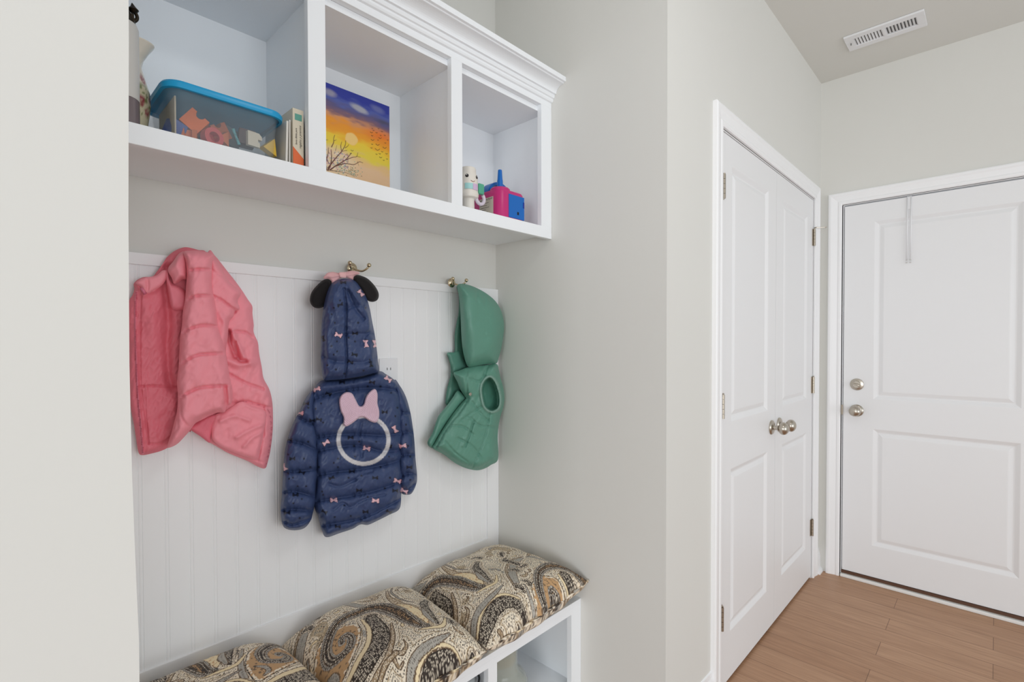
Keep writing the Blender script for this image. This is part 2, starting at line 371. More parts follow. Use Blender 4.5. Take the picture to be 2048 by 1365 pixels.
boxo('side_panel', CAB, cab, XI, XI+0.006, Yc+0.0185, YB-0.006, ZF, ZI)
cp = [(0, 2.166), (-0.006, 2.168), (-0.0085, 2.173), (-0.0085, 2.179), (-0.013, 2.181), (-0.0155, 2.188), (-0.0155, 2.192), (-0.020, 2.193)]
for k in range(9):
    a = k/8*math.pi/2; cp.append((-0.022-0.031*(1-math.cos(a)), 2.193+0.025*math.sin(a)))
cp += [(-0.056, 2.2185), (-0.058, 2.2215), (-0.0655, 2.2225), (-0.0655, 2.2385), (0.0, 2.2385)]
bm = bmesh.new(); prism(bm, cp, lambda p: Vector((XI, Yc+p[0], p[1])), lambda p: Vector((XO, Yc+p[0], p[1]))); finish(bm, 'crown_moulding', CAB, cab)
boxo('dust_top', CAB, cab, XI, XO, Yc, YB, 2.2387, 2.2395)

# ------------------------------------------------------------------ beadboard
bead = thing('beadboard_panel', 'white beadboard wall panel framed by flat rails behind the hanging coats', 'wall panel', (0.78, Yb, 0.45))
bm = bmesh.new(); yb_ = 1.4605
pts = [(XI, 0)]
x = 0.2503-0.0525*3
g = []
while x < 1.37:
    if x > XI+0.01: g.append(x)
    x += 0.0525
prof = []
for gx in g:
    prof += [(gx-0.0052, 0), (gx-0.0042, 0.0012), (gx-0.0030, 0.0012), (gx-0.0022, 0.0004), (gx-0.0008, 0.0), (gx+0.0008, 0.0), (gx+0.0022, 0.0004), (gx+0.0030, 0.0012), (gx+0.0042, 0.0012), (gx+0.0052, 0)]
prof = [(XI, 0)]+prof+[(1.378, 0), (1.378, 0.0083), (XI, 0.0083)]
prism(bm, prof, lambda p: Vector((p[0], yb_+min(p[1], Yb-0.0002-yb_), 0.51)), lambda p: Vector((p[0], yb_+min(p[1], Yb-0.0002-yb_), 1.49)))
finish(bm, 'board', TRIM, bead)
yr = 1.4545
boxo('top_rail', TRIM, bead, XI, XO, yr, Yb-0.0003, 1.484, 1.512, bev=0.001)
boxo('end_stile', TRIM, bead, 1.376, XO, yr+0.0003, Yb-0.0003, 0.518, 1.4845)
boxo('bottom_rail', TRIM, bead, XI, XO, yr, Yb-0.0003, 0.402, 0.519, bev=0.001)

# outlet plate
t = thing('outlet_plate', 'white outlet plate on the beadboard behind the navy coat shoulder', 'outlet', (0.928, yb_, 1.19))
boxo('plate', WHITE, t, 0.893, 0.963, yb_-0.005, yb_-0.0004, 1.133, 1.247, bev=0.002)
for zz in (1.212, 1.168):
    for xx in (0.9205, 0.9335): boxo('slot', DARK, t, xx, xx+0.002, yb_-0.0056, yb_-0.0048, zz-0.004, zz+0.004)

# ------------------------------------------------------------------ bench
Yf, ZS = 1.0456, 0.4012
bench = thing('storage_bench', 'white built-in storage bench with open cubbies under the paisley cushion', 'bench', (0.78, Yb, 0))
bm = bmesh.new(); box(bm, XI, XO, Yf, Yb-0.001, ZS-0.019, ZS, 0.0012); finish(bm, 'seat', CAB, bench)
bm = bmesh.new(); box(bm, XI, XO, Yf+0.0003, Yf+0.019, 0.3636, ZS-0.0185); box(bm, 1.383, XO, Yf+0.0004, Yf+0.019, 0.0, 0.364); box(bm, 0.990, 1.0255, Yf+0.0004, Yf+0.019, 0.10, 0.364); box(bm, 0.55, 0.585, Yf+0.0004, Yf+0.019, 0.10, 0.364); box(bm, XI, XI+0.04, Yf+0.0004, Yf+0.019, 0, 0.364); box(bm, XI, XO, Yf+0.0003, Yf+0.019, 0, 0.10)
finish(bm, 'face_frame', CAB, bench)
boxo('bottom_board', CAB, bench, XI, XO, Yf+0.019, Yb-0.001, 0.09, 0.105)
boxo('back_panel', CAB, bench, XI, XO, Yb-0.008, Yb-0.001, 0.105, ZS-0.019)
for xc in (0.5675, 1.008): boxo('divider', CAB, bench, xc-0.0095, xc+0.0095, Yf+0.019, Yb-0.008, 0.105, ZS-0.019)
boxo('side_panel', CAB, bench, XO-0.018, XO, Yf+0.019, Yb-0.008, 0.105, ZS-0.019)
boxo('side_panel', CAB, bench, XI, XI+0.018, Yf+0.019, Yb-0.008, 0.105, ZS-0.019)
# ------------------------------------------------------------------ cloth helpers
def segdist(P, poly, closed=True):
    P = np.asarray(P, float); Q = np.asarray(poly, float)
    A = Q; B = np.roll(Q, -1, 0)
    if not closed: A = Q[:-1]; B = Q[1:]
    best = np.full(len(P), 1e9)
    for a, b in zip(A, B):
        ab = b-a; L = max(ab@ab, 1e-12); t = np.clip(((P-a)@ab)/L, 0, 1)
        d = np.hypot(*(P-(a+t[:, None]*ab)).T); best = np.minimum(best, d)
    return best
def linepos(P, poly):
    """distance, arc length and signed side to an open polyline"""
    P = np.asarray(P, float); Q = np.asarray(poly, float)
    best = np.full(len(P), 1e9); arc = np.zeros(len(P)); side = np.zeros(len(P)); s0 = 0
    for a, b in zip(Q[:-1], Q[1:]):
        ab = b-a; L = max(np.hypot(*ab), 1e-9); t = np.clip(((P-a)@ab)/L/L, 0, 1)
        r = P-(a+t[:, None]*ab); d = np.hypot(*r.T); k = d < best
        best[k] = d[k]; arc[k] = s0+t[k]*L; side[k] = np.sign(ab[0]*r[k, 1]-ab[1]*r[k, 0]); s0 += L
    return best, arc, side
def inside(P, poly):
    P = np.asarray(P, float); Q = np.asarray(poly, float); c = np.zeros(len(P), bool)
    for a, b in zip(Q, np.roll(Q, -1, 0)):
        k = (a[1] > P[:, 1]) != (b[1] > P[:, 1])
        with np.errstate(divide='ignore', invalid='ignore'):
            xx = (b[0]-a[0])*(P[:, 1]-a[1])/(b[1]-a[1])+a[0]
        c ^= k & (P[:, 0] < xx)
    return c
_g = RNG.rand(64, 64)
def vnoise(P, s):
    x = np.asarray(P)[:, 0]/s; y = np.asarray(P)[:, 1]/s; xi = np.floor(x).astype(int); yi = np.floor(y).astype(int); fx = x-xi; fy = y-yi
    fx = fx*fx*(3-2*fx); fy = fy*fy*(3-2*fy); g = lambda a, b: _g[a % 64, b % 64]
    return (g(xi, yi)*(1-fx)+g(xi+1, yi)*fx)*(1-fy)+(g(xi, yi+1)*(1-fx)+g(xi+1, yi+1)*fx)*fy-0.5
def setcol(me, cols):
    a = me.color_attributes.new('Col', 'FLOAT_COLOR', 'POINT')
    a.data.foreach_set('color', np.hstack([cols, np.ones((len(cols), 1))]).astype(np.float32).ravel())
def smoothstep(x): x = np.clip(x, 0, 1); return x*x*(3-2*x)

def garment(name, outline, yb, T, r, m, parent, relief=None, color=None, base=(200, 100, 110), step=2.6, edge=0.004, smooth_out=True, zoff=(1, 0, 0), tmap=None):
    """A padded cloth piece hanging in front of the plane y=yb. outline: silhouette; T: loft; r: rounding width"""
    s, ox, oy = zoff
    out = np.array(outline, float)/s+np.array([ox, oy])
    if smooth_out: out = closed_spline(out, 5)
    # even resample of the outline
    Q = np.vstack([out, out[:1]]); L = np.concatenate([[0], np.cumsum(np.hypot(*np.diff(Q, axis=0).T))]); n = max(24, int(L[-1]/step))
    s_ = np.linspace(0, L[-1], n, endpoint=False); out = np.stack([np.interp(s_, L, Q[:, 0]), np.interp(s_, L, Q[:, 1])], 1)
    x0, y0 = out.min(0); x1, y1 = out.max(0)
    gx, gy = np.meshgrid(np.arange(x0, x1, step), np.arange(y0, y1, step*0.87)); gx = gx + (np.arange(gy.shape[0]) % 2)[:, None]*step/2
    P = np.stack([gx.ravel(), gy.ravel()], 1); P = P[inside(P, out)]; d = segdist(P, out); P = P[d > step*0.55]
    allp = np.vstack([out, P])
    vs, _, fs, *_r = delaunay_2d_cdt([Vector(p) for p in allp], [], [list(range(n))], 1, 1e-6)
    V = np.array([tuple(v) for v in vs]); d = segdist(V, out)
    q = np.clip(d/r, 0, 1); edge0 = edge; edge = max(edge, 0.5*T); t = edge+(T-edge)*np.clip(1-(1-q)**2, 0, 1)**0.9
    if tmap is not None: t = t*tmap(V)
    if relief is not None: t = t+relief(V)*np.clip(d/(step*3), 0, 1)
    t = np.maximum(t, edge0*0.5)
    W3 = onY(V[:, 0], V[:, 1], yb-t)
    nb = len(V)
    # back sheet: same outline pushed back
    cen = out.mean(0); bo = onY(*(cen+(out-cen)*0.975).T, np.full(len(out), yb))
    bm_v = [tuple(p) for p in W3]+[tuple(p) for p in bo]
    # map outline points to CDT vertices
    key = {(round(p[0], 3), round(p[1], 3)): i for i, p in enumerate(V)}
    idx = [key.get((round(p[0], 3), round(p[1], 3))) for p in out]
    if any(i is None for i in idx):
        idx = [int(np.argmin(np.hypot(*(V-p).T))) for p in out]
    faces = [tuple(f) for f in fs]
    for i in range(n):
        j = (i+1) % n; faces.append((nb+n+i, nb+n+j, nb+j, nb+i))
    faces.append(tuple(nb+2*n+i for i in range(n))[::-1])
    bm_v += [tuple(W3[i]) for i in idx]+[tuple(p) for p in bo]
    off = _loc.get(parent.name, Vector((0, 0, 0))) if parent is not None else Vector((0, 0, 0))
    bm_v = [(p[0]-off.x, p[1]-off.y, p[2]-off.z) for p in bm_v]
    me = bpy.data.meshes.new(name); me.from_pydata(bm_v, [], faces); me.update()
    bmx = bmesh.new(); bmx.from_mesh(me); front = [f for f in bmx.faces if len(f.verts) == 3]
    bmesh.ops.recalc_face_normals(bmx, faces=bmx.faces[:])
    if front and sum(f.normal.y*f.calc_area() for f in front) > 0: bmesh.ops.reverse_faces(bmx, faces=front)
    bmx.to_mesh(me); bmx.free()
    for p in me.polygons: p.use_smooth = True
    me.materials.append(m)
    cb = lin(base); cols = np.tile(cb, (len(bm_v), 1))
    if color is not None: cols[:nb] = color(V, d, cols[:nb].copy())
    setcol(me, cols)
    o = bpy.data.objects.new(name, me); C.objects.link(o)
    if parent is not None: o.parent = parent; _loc[o.name] = off
    return o
def K(pts, z): s, ox, oy = z; return np.array(pts, float)/s+np.array([ox, oy])
def seam(V, pts, w, dep, pucker=0.0, step=None):
    """stitched seam: a narrow valley with small puckers beside it"""
    pl = spline(pts, 6) if len(pts) > 2 else np.array(pts, float)
    d, a, s = linepos(V, pl)
    out = -dep*np.exp(-(d/w)**2)
    if pucker: out += pucker*np.sin(a/ (w*1.1)+3*np.sin(a/17.0))*np.exp(-(d/(w*3.2))**2)*(np.sin(a/11.0)*0.5+0.5)
    return out
def fold(V, pts, w, h, w2=None):
    pl = spline(pts, 6) if len(pts) > 2 else np.array(pts, float)
    d, a, s = linepos(V, pl); ww = np.where(s > 0, w, w2 or w)
    return h*np.exp(-(d/ww)**2)
def mixc(cols, rgb, k): return cols*(1-k[:, None])+lin(rgb)*k[:, None]
def linemask(V, pts, w, soft=0.8, sp=True):
    pl = spline(pts, 6) if (sp and len(pts) > 2) else np.array(pts, float)
    d, a, s = linepos(V, pl); return np.clip((w-d)/soft+0.5, 0, 1), d, a

PINKM = mat('pink_nylon', rough=0.5, attr=True, bump=(55, 0.16, 0.004), spec=0.35)
NAVYM = mat('navy_satin', rough=0.36, attr=True, bump=(55, 0.28, 0.0035), spec=0.38)
GREENM = mat('green_nylon', rough=0.36, attr=True, bump=(60, 0.25, 0.0035))
PLUSH = mat('black_plush', rough=0.95, attr=True, sheen=0.1, bump=(1500, 0.6, 0.001))
BOWM = mat('bow_fabric', rough=0.7, attr=True, sheen=0.3)

# ------------------------------------------------------------------ coat hooks
def coat_hook(px, py, label):
    p = onY(px, py, 1.4535); x, z = p[0], p[2]
    t = thing('coat_hook', label, 'hook', (x, 1.4545, z), 'coat hooks on the beadboard rail')
    bm = bmesh.new(); lathe(bm, [(0, 0), (0.0165, 0), (0.017, 0.002), (0.014, 0.0045), (0.007, 0.007), (0, 0.007)], (x, 1.4543, z), '-Y', 28); finish(bm, 'base_plate', BRASS, t, True, 40)
    for sx in (-1, 1):
        bm = bmesh.new()
        tube(bm, spline([(x, 1.449, z), (x+sx*0.006, 1.437, z-0.006), (x+sx*0.017, 1.424, z-0.010), (x+sx*0.027, 1.413, z-0.003), (x+sx*0.031, 1.409, z+0.004)], 4).tolist(), 0.0032, 8); a = finish(bm, 'arm', BRASS, t, True)
        bm = bmesh.new(); bmesh.ops.create_uvsphere(bm, u_segments=16, v_segments=10, radius=0.0068); bmesh.ops.translate(bm, verts=bm.verts[:], vec=(x+sx*0.032, 1.407, z+0.008)); finish(bm, 'ball_tip', BRASS, a, True)
    return t
coat_hook(704, 537, 'metal coat hook above the navy coat, round plate with ball tips')
coat_hook(903, 566, 'metal coat hook holding the green vest, round plate with ball tips')

# ------------------------------------------------------------------ pink jacket
ZP = (2.785, 240, 470)
jk = thing('pink_jacket', 'coral pink padded child jacket hanging inside out with a zip on its left edge', 'jacket', (0.35, 1.45, 1.52))
PB = (247, 152, 164)
def pk(*a): return K(a, ZP)
def wr(V, amt):
    Q = np.stack([V[:, 0]+0.45*V[:, 1], (V[:, 1]-0.3*V[:, 0])*0.55], 1)
    return amt*(0.8*vnoise(V, 30)+0.55*vnoise(Q+7, 12)+0.28*(0.5-np.abs(vnoise(Q*1.3+3, 9))*2))
# back body with right front (lies against the wall)
def rel(V):
    t = wr(V, 0.010)
    for s in ([(510, 360), (580, 400), (640, 430)], [(560, 560), (620, 540), (700, 545), (760, 590)], [(600, 770), (690, 820), (800, 860)], [(620, 940), (700, 930), (760, 945), (835, 965)]):
        t += seam(V, pk(*s), 2.2, 0.010, 0.0015)
    t += seam(V, pk((800, 960), (800, 1100), (780, 1200), (770, 1250)), 1.8, 0.006)
    t += seam(V, pk((490, 1130), (600, 1200), (700, 1235), (800, 1270)), 1.8, 0.006)
    t += fold(V, pk((640, 600), (650, 650), (665, 700), (700, 705)), 3.5, -0.022)
    t += fold(V, pk((603, 540), (612, 600), (640, 680)), 4, -0.028)
    t += fold(V, pk((625, 540), (650, 600), (690, 680)), 5, 0.012)
    t += fold(V, pk((600, 700), (660, 722), (720, 712)), 7, 0.014)
    t += fold(V, pk((520, 1060), (500, 1120), (480, 1150)), 4, -0.012) + fold(V, pk((545, 1000), (490, 1060), (450, 1100)), 3, -0.010)
    t += fold(V, pk((570, 1010), (640, 1050), (760, 1060)), 9, 0.006)+fold(V, pk((640, 1150), (710, 1110), (790, 1070)), 5, 0.006)+fold(V, pk((670, 1190), (730, 1150), (790, 1140)), 4, 0.005)
    return t
def colr(V, d, c):
    k, dd, a = linemask(V, pk((700, 930), (790, 955), (835, 1000), (842, 1120), (828, 1210), (812, 1295)), 0.9)
    return mixc(c, (205, 92, 112), k*(np.sin(a*2.2) > -0.2)*0.7)
garment('body', [(490, 95), (530, 118), (565, 160), (600, 205), (640, 255), (680, 310), (712, 360), (737, 398), (738, 440), (745, 500), (745, 545), (768, 600), (775, 660), (790, 740), (800, 800), (832, 862), (848, 930), (852, 1010), (850, 1100), (838, 1200), (822, 1270), (808, 1302), (770, 1293), (720, 1265), (660, 1240), (600, 1215), (540, 1180), (490, 1152), (450, 1120), (405, 1094), (385, 1060), (380, 800), (440, 300)],
        1.452, 0.035, 16, PINKM, jk, rel, colr, PB, zoff=ZP)
# chest fold on the right of the sleeve
def rel(V):
    t = wr(V, 0.009)
    t += seam(V, pk((505, 335), (560, 360), (600, 390), (640, 420)), 2.2, 0.010, 0.0015)+seam(V, pk((505, 190), (540, 215), (600, 240)), 2, 0.004)
    t += fold(V, pk((560, 440), (590, 500), (600, 560)), 6, 0.008)
    return t
garment('shoulder_fold', [(505, 112), (540, 140), (570, 195), (610, 262), (672, 318), (655, 370), (668, 412), (640, 424), (632, 455), (612, 478), (604, 520), (600, 580), (590, 640), (590, 690), (560, 700), (520, 560), (490, 330), (492, 180)],
        1.425, 0.040, 13, PINKM, jk, rel, None, PB, zoff=ZP)
# pocket panel lower right
def rel(V):
    t = wr(V, 0.008)
    for s in ([(560, 1040), (640, 1010), (720, 1035)], [(650, 1130), (720, 1090), (790, 1060)], [(690, 1180), (740, 1130), (800, 1100)]): t += fold(V, pk(*s), 4, 0.006)
    t += seam(V, pk((700, 965), (760, 985), (815, 985)), 2, 0.003)
    return t
garment('pocket', [(680, 930), (630, 955), (575, 990), (535, 1000), (520, 1040), (510, 1090), (515, 1140), (560, 1180), (640, 1215), (700, 1238), (765, 1252), (785, 1180), (802, 1090), (815, 1010), (800, 975), (740, 955)],
        1.420, 0.016, 8, PINKM, jk, rel, None, PB, zoff=ZP)
# lining panel with the zip, left
def rel(V):
    t = wr(V, 0.008)
    t += seam(V, pk((110, 845), (200, 842), (320, 848)), 1.8, 0.006, 0.002)
    t += fold(V, pk((262, 180), (250, 300), (268, 450), (262, 600), (268, 760), (285, 850)), 9, -0.016)
    t += fold(V, pk((130, 330), (200, 300), (262, 250)), 7, 0.006)+fold(V, pk((150, 400), (180, 520), (160, 650)), 18, 0.006)
    t += seam(V, pk((118, 340), (112, 500), (112, 700), (118, 860), (140, 1000), (158, 1165)), 1.6, 0.004)
    t += seam(V, pk((158, 1165), (230, 1160), (290, 1120)), 1.6, 0.004)
    t += seam(V, pk((140, 860), (145, 1000), (160, 1160)), 1.4, 0.003)
    t += fold(V, pk((88, 320), (86, 500), (98, 850), (118, 1050), (128, 1215)), 2.2, 0.006)
    return t
def colr(V, d, c):
    c = mixc(c, (232, 122, 136), np.ones(len(V)))
    k, dd, a = linemask(V, pk((92, 320), (84, 500), (95, 850), (112, 1050), (128, 1215)), 2.1)
    c = mixc(c, (238, 138, 158), k)
    k2 = (np.sin(a*2.0) > 0.1)*(dd < 1.7); return mixc(c, (176, 48, 70), k2*1.0)
garment('lining_panel', [(480, 98), (435, 84), (380, 70), (345, 72), (300, 92), (262, 124), (235, 165), (205, 205), (180, 232), (130, 236), (95, 252), (76, 275), (80, 300), (70, 335), (50, 368), (44, 430), (48, 600), (50, 800), (58, 950), (78, 1060), (92, 1150), (104, 1215), (125, 1228), (180, 1218), (240, 1200), (300, 1165), (345, 1120), (375, 1085), (400, 1060), (420, 600), (500, 200)],
        1.448, 0.026, 12, PINKM, jk, rel, colr, PB, step=1.8, zoff=ZP)
# collar flap with the zip pull
def rel(V): return wr(V, 0.004)+fold(V, pk((150, 240), (155, 280), (150, 325)), 3, -0.005)
co = garment('collar', [(86, 268), (110, 248), (150, 236), (200, 228), (235, 200), (262, 200), (262, 240), (235, 280), (200, 305), (160, 328), (130, 320), (118, 292), (98, 280)], 1.424, 0.014, 6, PINKM, jk, rel, None, PB, zoff=ZP)
zp = onY(np.array([118., 140.])/2.785+240, np.array([298., 328.])/2.785+470, 1.406)
bm = bmesh.new(); tube(bm, [zp[0], (zp[0]+zp[1])/2+np.array([0, -0.003, 0]), zp[1]], [0.0035, 0.003, 0.004], 8)
finish(bm, 'zip_pull', mat('pink_plastic', (222, 120, 146), 0.35), jk, True)
# folded hood/upper piece left of the sleeve
def rel(V): return wr(V, 0.006)+fold(V, pk((300, 120), (320, 180), (345, 225)), 8, 0.006)
garment('folded_hood', [(352, 92), (322, 110), (295, 150), (272, 178), (268, 205), (288, 240), (300, 272), (330, 262), (350, 248), (372, 245), (380, 180), (372, 110)], 1.420, 0.036, 11, PINKM, jk, rel, None, PB, zoff=ZP)
garment('inner_fold', [(262, 190), (272, 240), (290, 272), (335, 290), (372, 330), (372, 420), (350, 420), (290, 410), (270, 330), (258, 250)], 1.424, 0.022, 8, PINKM, jk, lambda V: wr(V, 0.006), None, (236, 132, 146), zoff=ZP)
# sleeve hanging down the front
def rel(V):
    t = wr(V, 0.008)
    for s in ([(372, 200), (440, 192), (512, 196)], [(378, 362), (410, 345), (460, 338), (524, 342)], [(352, 545), (400, 520), (460, 505), (545, 510)], [(340, 722), (390, 688), (450, 668), (585, 660)], [(330, 915), (380, 880), (460, 850), (610, 840)]):
        t += seam(V, pk(*s), 2.4, 0.012, 0.0022)
    t += fold(V, pk((585, 850), (590, 900), (592, 950)), 4, -0.016)+fold(V, pk((605, 850), (615, 900), (610, 940)), 5, 0.006)
    t += seam(V, pk((335, 940), (345, 1020), (380, 1065)), 1.8, 0.006)
    t += fold(V, pk((430, 1010), (500, 980), (570, 960)), 5, 0.005)
    t += fold(V, pk((322, 1040), (320, 1080), (285, 1110)), 2.0, -0.006)
    t += fold(V, pk((372, 110), (380, 160), (376, 215)), 5, 0.008)
    return t
garment('sleeve', [(354, 96), (395, 88), (440, 88), (490, 98), (522, 112), (514, 160), (512, 230), (514, 300), (528, 370), (540, 440), (548, 510), (568, 580), (588, 650), (600, 720), (612, 800), (626, 860), (626, 915), (618, 945), (592, 958), (584, 988), (548, 990), (500, 1000), (450, 1030), (420, 1050), (390, 1090), (355, 1130), (320, 1165), (280, 1185), (262, 1180), (285, 1110), (300, 1050), (318, 980), (322, 900), (318, 820), (326, 740), (330, 660), (334, 580), (345, 500), (350, 430), (362, 360), (368, 290), (372, 220), (366, 150)],
        1.412, 0.058, 20, PINKM, jk, rel, None, PB, zoff=ZP)
garment('cuff_lining', [(400, 1092), (388, 1075), (450, 1035), (520, 1005), (560, 1000), (520, 1060), (505, 1120), (500, 1160), (450, 1125)], 1.4185, 0.010, 5, PINKM, jk, lambda V: wr(V, 0.010), None, (230, 118, 134), zoff=ZP)

# ------------------------------------------------------------------ navy hooded coat
ZN = (2.353, 540, 510)
nv = thing('navy_hooded_coat', 'navy blue quilted child coat with pink bow motif and drooping black ears on the hood', 'coat', (0.79, 1.45, 1.5))
NB = (60, 75, 114)
def nk(*a): return K(a, ZN)
PINKB = [(220, 632, -15), (140, 745, 5), (263, 885, -30), (66, 1000, 60), (455, 912, 10), (300, 1155, -5), (497, 1158, 5), (556, 585, 35), (588, 822, 60), (625, 900, -10), (322, 378, 20), (428, 180, 50), (452, 418, 80), (632, 1112, 20), (600, 1065, 15), (494, 418, 80)]
BLKB = [(340, 600, 0), (275, 655, 20), (230, 775, 10), (380, 860, 0), (105, 960, 0), (150, 1025, 20), (290, 1050, -20), (495, 1050, 0), (255, 1210, 30), (320, 1280, 0), (80, 1215, 0), (400, 370, 0), (398, 470, 10), (330, 235, -20), (590, 1110, 0), (540, 740, 0), (385, 1020, 0), (200, 780, 0), (420, 1110, 0), (120, 1130, 0), (378, 505, 20), (475, 515, 80), (655, 1000, 0), (560, 900, 20), (480, 600, 10), (170, 700, 0), (90, 870, 10), (450, 1210, 0), (560, 1210, 30), (345, 130, 0), (250, 395, 70)]
DOTS = [(85, 940), (95, 965), (85, 1030), (108, 1050), (90, 1055), (130, 1090), (240, 700), (215, 725), (180, 720), (250, 790), (245, 1115), (250, 1130), (230, 1000), (300, 980), (320, 1000), (320, 960), (370, 1050), (430, 1040), (460, 1140), (350, 1180), (305, 1235), (380, 1230), (540, 1100), (565, 1050), (520, 1000), (480, 980), (560, 950), (600, 720), (590, 760), (570, 650), (520, 620), (640, 800), (650, 900), (660, 950), (660, 1060), (305, 320), (315, 408), (316, 455), (290, 280), (270, 520), (415, 320), (370, 390), (400, 408), (470, 495), (480, 520), (440, 545), (330, 215), (300, 250), (450, 250), (350, 560), (310, 540), (300, 470), (290, 430), (395, 900), (400, 950), (420, 880), (500, 880), (390, 760), (180, 880), (160, 960), (170, 1090), (150, 1150), (140, 1240), (110, 1170), (190, 1000), (360, 640), (460, 620)]
def prints(V, c):
    R_ = np.hypot
    for x, y in DOTS:
        p = K([(x, y)], ZN)[0]; c = mixc(c, (18, 18, 26), np.clip((2.0-np.hypot(*(V-p).T))/0.8+0.5, 0, 1)*0.9)
    for lst, col, sc in ((BLKB, (16, 16, 24), 5.2), (PINKB, (236, 190, 200), 6.0)):
        for x, y, a in lst:
            p = K([(x, y)], ZN)[0]; q = V-p; ca, sa = math.cos(math.radians(a)), math.sin(math.radians(a))
            u = (q[:, 0]*ca+q[:, 1]*sa)/sc; w = (-q[:, 0]*sa+q[:, 1]*ca)/sc
            k = ((np.abs(u) < 1.15) & (np.abs(w) < 0.18+0.62*np.abs(u)) & (np.abs(w) < 0.75)) | (np.hypot(u, w) < 0.32)
            if col[0] < 50: c = mixc(c, col, k*0.9)
            else:
                k0 = ((np.abs(u) < 1.3) & (np.abs(w) < 0.34+0.66*np.abs(u)) & (np.abs(w) < 0.92)); c = mixc(c, (20, 18, 26), k0*0.85); c = mixc(c, col, k*1.0)
    return c
SEAMS_B = [[(185, 685), (280, 655), (400, 632), (520, 628), (612, 640)], [(210, 862), (300, 848), (420, 845), (530, 850), (615, 842)], [(212, 930), (300, 908), (420, 900), (530, 925), (615, 920)],
           [(215, 1040), (300, 1024), (420, 1010), (530, 990), (618, 965)], [(212, 1162), (300, 1148), (420, 1128), (530, 1100), (618, 1065)], [(238, 1278), (330, 1262), (440, 1238), (530, 1198), (612, 1150)]]
def puff(V, seams, z, hgt, reach):
    """rows of padding between the stitch lines"""
    D = np.full(len(V), 1e9)
    for s in seams: D = np.minimum(D, linepos(V, spline(K(s, z), 6))[0])
    return hgt*(1-np.exp(-(D/reach)**1.3))-hgt*0.5
def rel(V):
    t = puff(V, SEAMS_B, ZN, 0.020, 7)+wr(V, 0.010)
    for s in SEAMS_B: t += seam(V, nk(*s), 1.8, 0.003, 0.0028)
    for s in ([(430, 790), (422, 850), (432, 950)], [(400, 1060), (440, 1030), (480, 1020)], [(380, 1190), (450, 1150), (540, 1130)], [(300, 1200), (340, 1170), (370, 1190)], [(460, 700), (500, 790), (520, 800)], [(280, 1080), (330, 1090), (400, 1060)]):
        t += fold(V, nk(*s), 3.2, -0.006)
    t += fold(V, nk((440, 1250), (500, 1215), (560, 1190)), 4, 0.006)
    return t
RING = nk(*[(440+118*math.cos(a), 872+112*math.sin(a)) for a in np.linspace(0, 2*math.pi, 60)])
def colr(V, d, c):
    c = prints(V, c)
    k, dd, a = linemask(V, RING, 4.2, 0.8, sp=False)
    c = mixc(c, (226, 224, 226), k*(0.88+0.12*np.cos(dd*2.6)))
    return c
garment('body', [(250, 590), (340, 586), (430, 572), (512, 548), (545, 562), (580, 585), (606, 612), (618, 700), (622, 830), (616, 950), (622, 1050), (618, 1120), (610, 1195), (560, 1225), (500, 1255), (460, 1272), (425, 1270), (390, 1290), (330, 1310), (266, 1330), (245, 1300), (228, 1240), (208, 1180), (212, 1100), (216, 1000), (205, 880), (185, 760), (180, 690), (215, 620)],
        1.445, 0.062, 18, NAVYM, nv, rel, colr, NB, step=1.7, zoff=ZN)
def sleeve_rel(seams):
    def f(V):
        t = puff(V, seams, ZN, 0.018, 6)+wr(V, 0.009)
        for s in seams: t += seam(V, nk(*s), 1.8, 0.003, 0.0028)
        return t
    return f
garment('sleeve', [(205, 640), (165, 680), (140, 735), (110, 790), (82, 870), (68, 940), (60, 1050), (56, 1130), (50, 1200), (58, 1268), (80, 1292), (125, 1297), (165, 1285), (192, 1250), (202, 1215), (215, 1150), (222, 1060), (228, 960), (222, 850), (215, 740)],
        1.438, 0.062, 17, NAVYM, nv, sleeve_rel([[(130, 760), (180, 790), (225, 800)], [(80, 880), (140, 885), (222, 920)], [(62, 1020), (130, 1020), (222, 1010)], [(56, 1120), (120, 1115), (215, 1140)], [(50, 1205), (110, 1200), (205, 1205)], [(60, 1255), (110, 1270), (190, 1240)]]), lambda V, d, c: prints(V, c), NB, step=1.7, zoff=ZN)
garment('sleeve', [(585, 595), (612, 618), (640, 670), (660, 740), (672, 810), (680, 880), (684, 950), (692, 1040), (688, 1080), (668, 1122), (645, 1130), (618, 1120), (606, 1060), (604, 900), (596, 760)],
        1.450, 0.050, 14, NAVYM, nv, sleeve_rel([[(600, 740), (640, 745), (665, 745)], [(604, 850), (640, 835), (676, 840)], [(606, 950), (650, 940), (685, 940)], [(608, 1050), (650, 1030), (690, 1035)], [(620, 1100), (650, 1105), (680, 1080)]]), lambda V, d, c: prints(V, c), NB, step=1.7, zoff=ZN)
def rel(V):
    ss = [[(355, 260), (400, 240), (440, 235)], [(358, 375), (420, 372), (490, 372)], [(250, 480), (300, 500), (360, 505), (440, 505), (505, 480)]]
    t = puff(V, ss, ZN, 0.010, 6)+wr(V, 0.012)
    t += seam(V, nk((350, 160), (358, 260), (356, 380), (360, 500), (350, 585)), 2.2, 0.010, 0.002)
    t += fold(V, nk((380, 160), (420, 220), (460, 290), (468, 350)), 5, 0.009)+fold(V, nk((365, 170), (400, 250), (440, 300)), 3.5, -0.008)
    t += fold(V, nk((490, 330), (450, 380), (430, 420)), 4, -0.006)+fold(V, nk((300, 220), (320, 300), (310, 380)), 7, 0.006)
    t += fold(V, nk((470, 430), (480, 500), (450, 560)), 4, 0.005)+fold(V, nk((260, 300), (255, 420), (262, 560)), 4, -0.006)+seam(V, nk((255, 580), (340, 578), (430, 562), (510, 540)), 2, 0.006)
    return t
